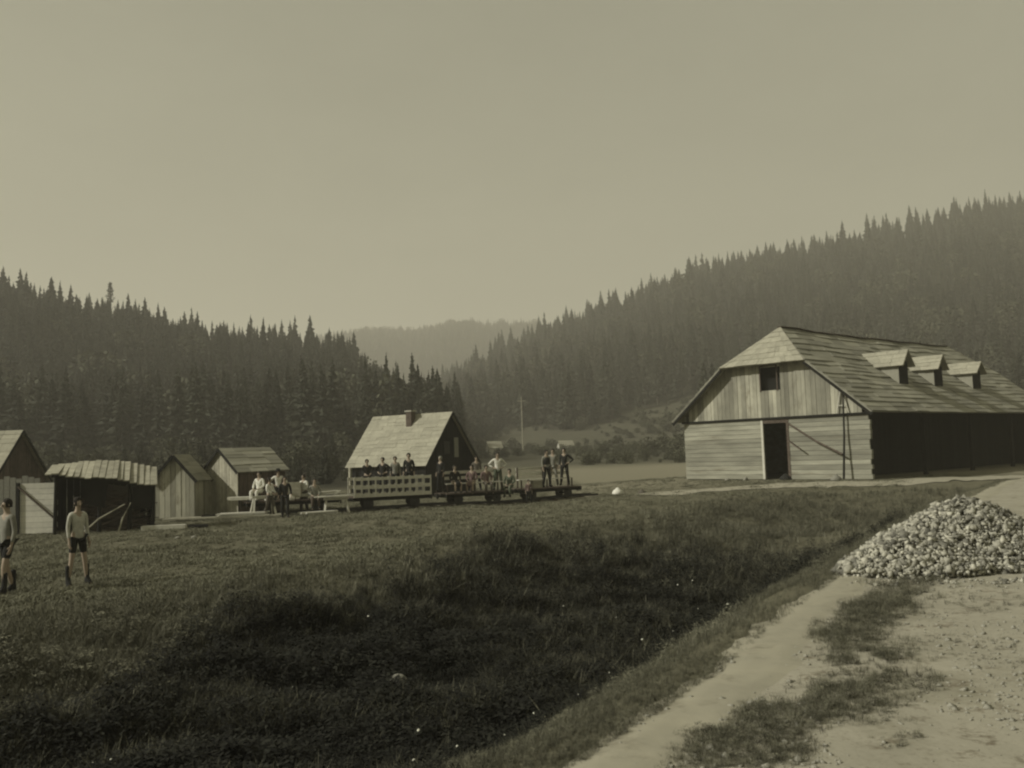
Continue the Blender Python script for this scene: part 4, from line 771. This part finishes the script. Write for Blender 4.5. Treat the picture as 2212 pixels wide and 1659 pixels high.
def sample(n, dens, x0r, x1r, ymin, ymax, pw=1.0):
    out = []
    tot = 0
    while tot < n:
        k = 200000; u = rng.random(k); y = ymin*(ymax/ymin)**(u**pw); x = rng.uniform(x0r, x1r, k)*y+rng.uniform(-1, 1, k)*1.5; d = dens(x, y); ok = rng.random(k) < d; out.append(np.c_[x[ok], y[ok]]); tot += ok.sum()
        if ok.sum() < 10: break
    P = np.concatenate(out)[:n]; return np.c_[P, height(P[:, 0], P[:, 1])]
def clear(x, y):     # not on road, path or under things
    d = edge_d(x, y); return (d < 0)
kinds = {'dark': proto_collection('dark_growth', [tuft(21, 16, 1, .25, .014, M['grass_dark'], .8), tuft(22, 14, .9, .3, .018, M['grass_dark'], 1.0), weed(23, M['grass_dark']), weed(24, M['grass_dark'], 80), tuft(25, 12, 1.15, .2, .012, M['grass_dark'], .6)]),
         'mid': proto_collection('mid_growth', [tuft(31, 16, 1, .3, .013, M['grass_mid'], .9), tuft(32, 18, 1, .3, .010, M['grass_mid'], .7), tuft(34, 20, 1.1, .35, .009, M['grass_mid'], .8), tuft(35, 12, 1.3, .2, .009, M['grass_mid'], .5), weed(33, M['grass_mid'], 70)]),
         'pale': proto_collection('pale_stalks', [tuft(51, 7, 1, .3, .008, M['grass_pale'], .5), tuft(52, 9, .9, .35, .009, M['grass_pale'], .8), tuft(53, 5, 1.1, .2, .012, M['grass_pale'], .4)]),
         'short': proto_collection('short_grass', [tuft(41, 18, 1, .8, .035, M['grass_short'], .9), tuft(42, 18, 1, .9, .04, M['grass_short'], 1.1)])}
def put(name, P, kind, nk, h0, h1, label, cat, wide=1.0, bank=False):
    n = len(P); h = rng.uniform(h0, h1, n)*(.55+.9*vnoise(P[:, 0], P[:, 1], .9, 77))*(np.clip(-edge_d(P[:, 0], P[:, 1])*.75, .22, 1) if bank else 1); w = h*rng.uniform(.8, 1.3, n)*wide
    o = scatter(name, P, kinds[kind], np.c_[w, w, h], rng.uniform(0, 6.28, n), rng.integers(0, nk, n), tilt=rng.uniform(-.15, .15, (n, 2))); return tag(o, label, cat)
def near_house(x, y): return in_barn(x, y) < .6
P = sample(52000, lambda x, y: hollow_w(x, y)*(edge_d(x, y) < -.25), -.75, .5, 4.2, 32); put('dark_growth', P, 'dark', 5, .16, .42, 'dark tangled weeds and tall grass filling the hollow by the path', 'weeds', bank=True)
P = sample(17000, lambda x, y: sstep(.1, .6, hollow_w(x, y))*(edge_d(x, y) < -.25)*(.06+.94*(vnoise(x, y, .9, 55)*.6+vnoise(x, y, 3, 56)*.4+.25*sstep(9, 20, y) > .56)), -.75, .5, 4.2, 30); put('hollow_grass', P, 'mid', 4, .2, .42, 'paler grass stalks scattered through the dark hollow', 'grass', bank=True)
P = sample(44000, lambda x, y: (1-hollow_w(x, y))*sstep(-12, -8, edge_d(x, y))*(edge_d(x, y) < .1)*(y < 45)*(.35+.65*(vnoise(x, y, 2.0, 61) > .4)), -.75, .6, 4.0, 42); put('rough_grass', P, 'mid', 5, .1, .3, 'rough grass on the banks of the hollow and beside the path', 'grass', bank=True)
P = sample(42000, lambda x, y: (edge_d(x, y) < -6)*(1-.85*hollow_w(x, y))*~near_house(x, y), -.7, .45, 11, 60, .85); put('meadow_grass', P, 'short', 2, .04, .10, 'short trodden grass of the meadow before the huts', 'grass', 2.2)
P = sample(6500, lambda x, y: sstep(-11.5, -8, edge_d(x, y))*(edge_d(x, y) < -.3)*(.06+.8*(vnoise(x, y, 1.3, 58) > .5)*(sstep(10, 15, y)+sstep(-3, -1.2, edge_d(x, y)))*.6), -.75, .5, 4.2, 34); put('pale_stalks', P, 'pale', 3, .15, .34, 'pale dry stalks standing among the rough growth', 'grass', bank=True)
def strip(x, y): d = edge_d(x, y)+(vnoise(x, y, .35, 91)-.5)*.3+(vnoise(x, y, 1.6, 92)-.5)*.35; return sstep(.45, .72, d)*sstep(1.35, .8, d)*(.15+(vnoise(x, y, .5, 93) > .3))
P = sample(9000, strip, -.3, .8, 3.2, 13); put('verge_weeds', P, 'mid', 5, .015, .075, 'low weeds in the strip between footpath and sandy road', 'weeds', 1.3)
P = sample(1500, lambda x, y: (edge_d(x, y) > .9)*(vnoise(x, y, .9, 95) > .58)*(vnoise(x, y, .25, 96) > .45)*(edge_d(x, y) < 4.5)*(heap_h(x, y) < .02), -.1, .9, 3.2, 12); put('road_weeds', P, 'mid', 5, .015, .045, 'sparse tiny weeds scattered on the sandy road', 'weeds', 1.6)
gc = []
for i in range(5): v, f = shard(1, np.random.default_rng(i)); me = mesh_np('pebble%d' % i, v, f, M['stone'], False); gc.append(me)
P = sample(5000, lambda x, y: (edge_d(x, y) > .05)*(edge_d(x, y) < 6)*(.1+(vnoise(x, y, .7, 101) > .62)), -.1, .9, 3.2, 20); P[:, 2] += .012
sz = .004+.012*rng.random(len(P))**3; tag(scatter('road_gravel', P, proto_collection('pebbles', gc), sz, rng.uniform(0, 6, len(P)), rng.integers(0, 5, len(P))), 'loose grit and small stones strewn over the sandy road', 'gravel')
# white flower heads
V2 = []; F2 = []; P = sample(45, lambda x, y: (hollow_w(x, y)*.8+.15)*(edge_d(x, y) < -.15), -.7, .5, 4.6, 22)
for p in P:
    hh = random.uniform(.3, .5); k = len(V2); r_ = random.uniform(.004, .010)*(1+p[1]/20); V2.append((p[0], p[1], p[2]+hh+.008))
    for i in range(7): a = i*6.283/7; V2.append((p[0]+r_*math.cos(a), p[1]+r_*math.sin(a)*1.0, p[2]+hh+r_*.6*math.sin(a+.5)))
    F2 += [(k, k+1+i, k+1+(i+1) % 7) for i in range(7)]
me = bpy.data.meshes.new('white_flowers'); me.from_pydata(V2, [], F2); me.materials.append(M['petal']); tag(link(bpy.data.objects.new('white_flowers', me)), 'tiny white flower heads dotted over the dark weeds', 'flowers', kind='stuff')
# ---------------------------------------------------------------- air
hz = MB().box(-1420, 1420, -150, 2120, -6, 235).build('haze', None or bpy.data.materials.new('haze')); hm = hz.data.materials[0]; hm.use_nodes = True; nt = hm.node_tree
nt.nodes.remove(nt.nodes['Principled BSDF']); pv = nt.nodes.new('ShaderNodeVolumePrincipled'); pv.inputs['Color'].default_value = (.97, .93, .80, 1); pv.inputs['Density'].default_value = .00075; pv.inputs['Anisotropy'].default_value = .1
nt.links.new(pv.outputs[0], nt.nodes['Material Output'].inputs['Volume']); tag(hz, kind='stuff'); hz.display_type = 'WIRE'
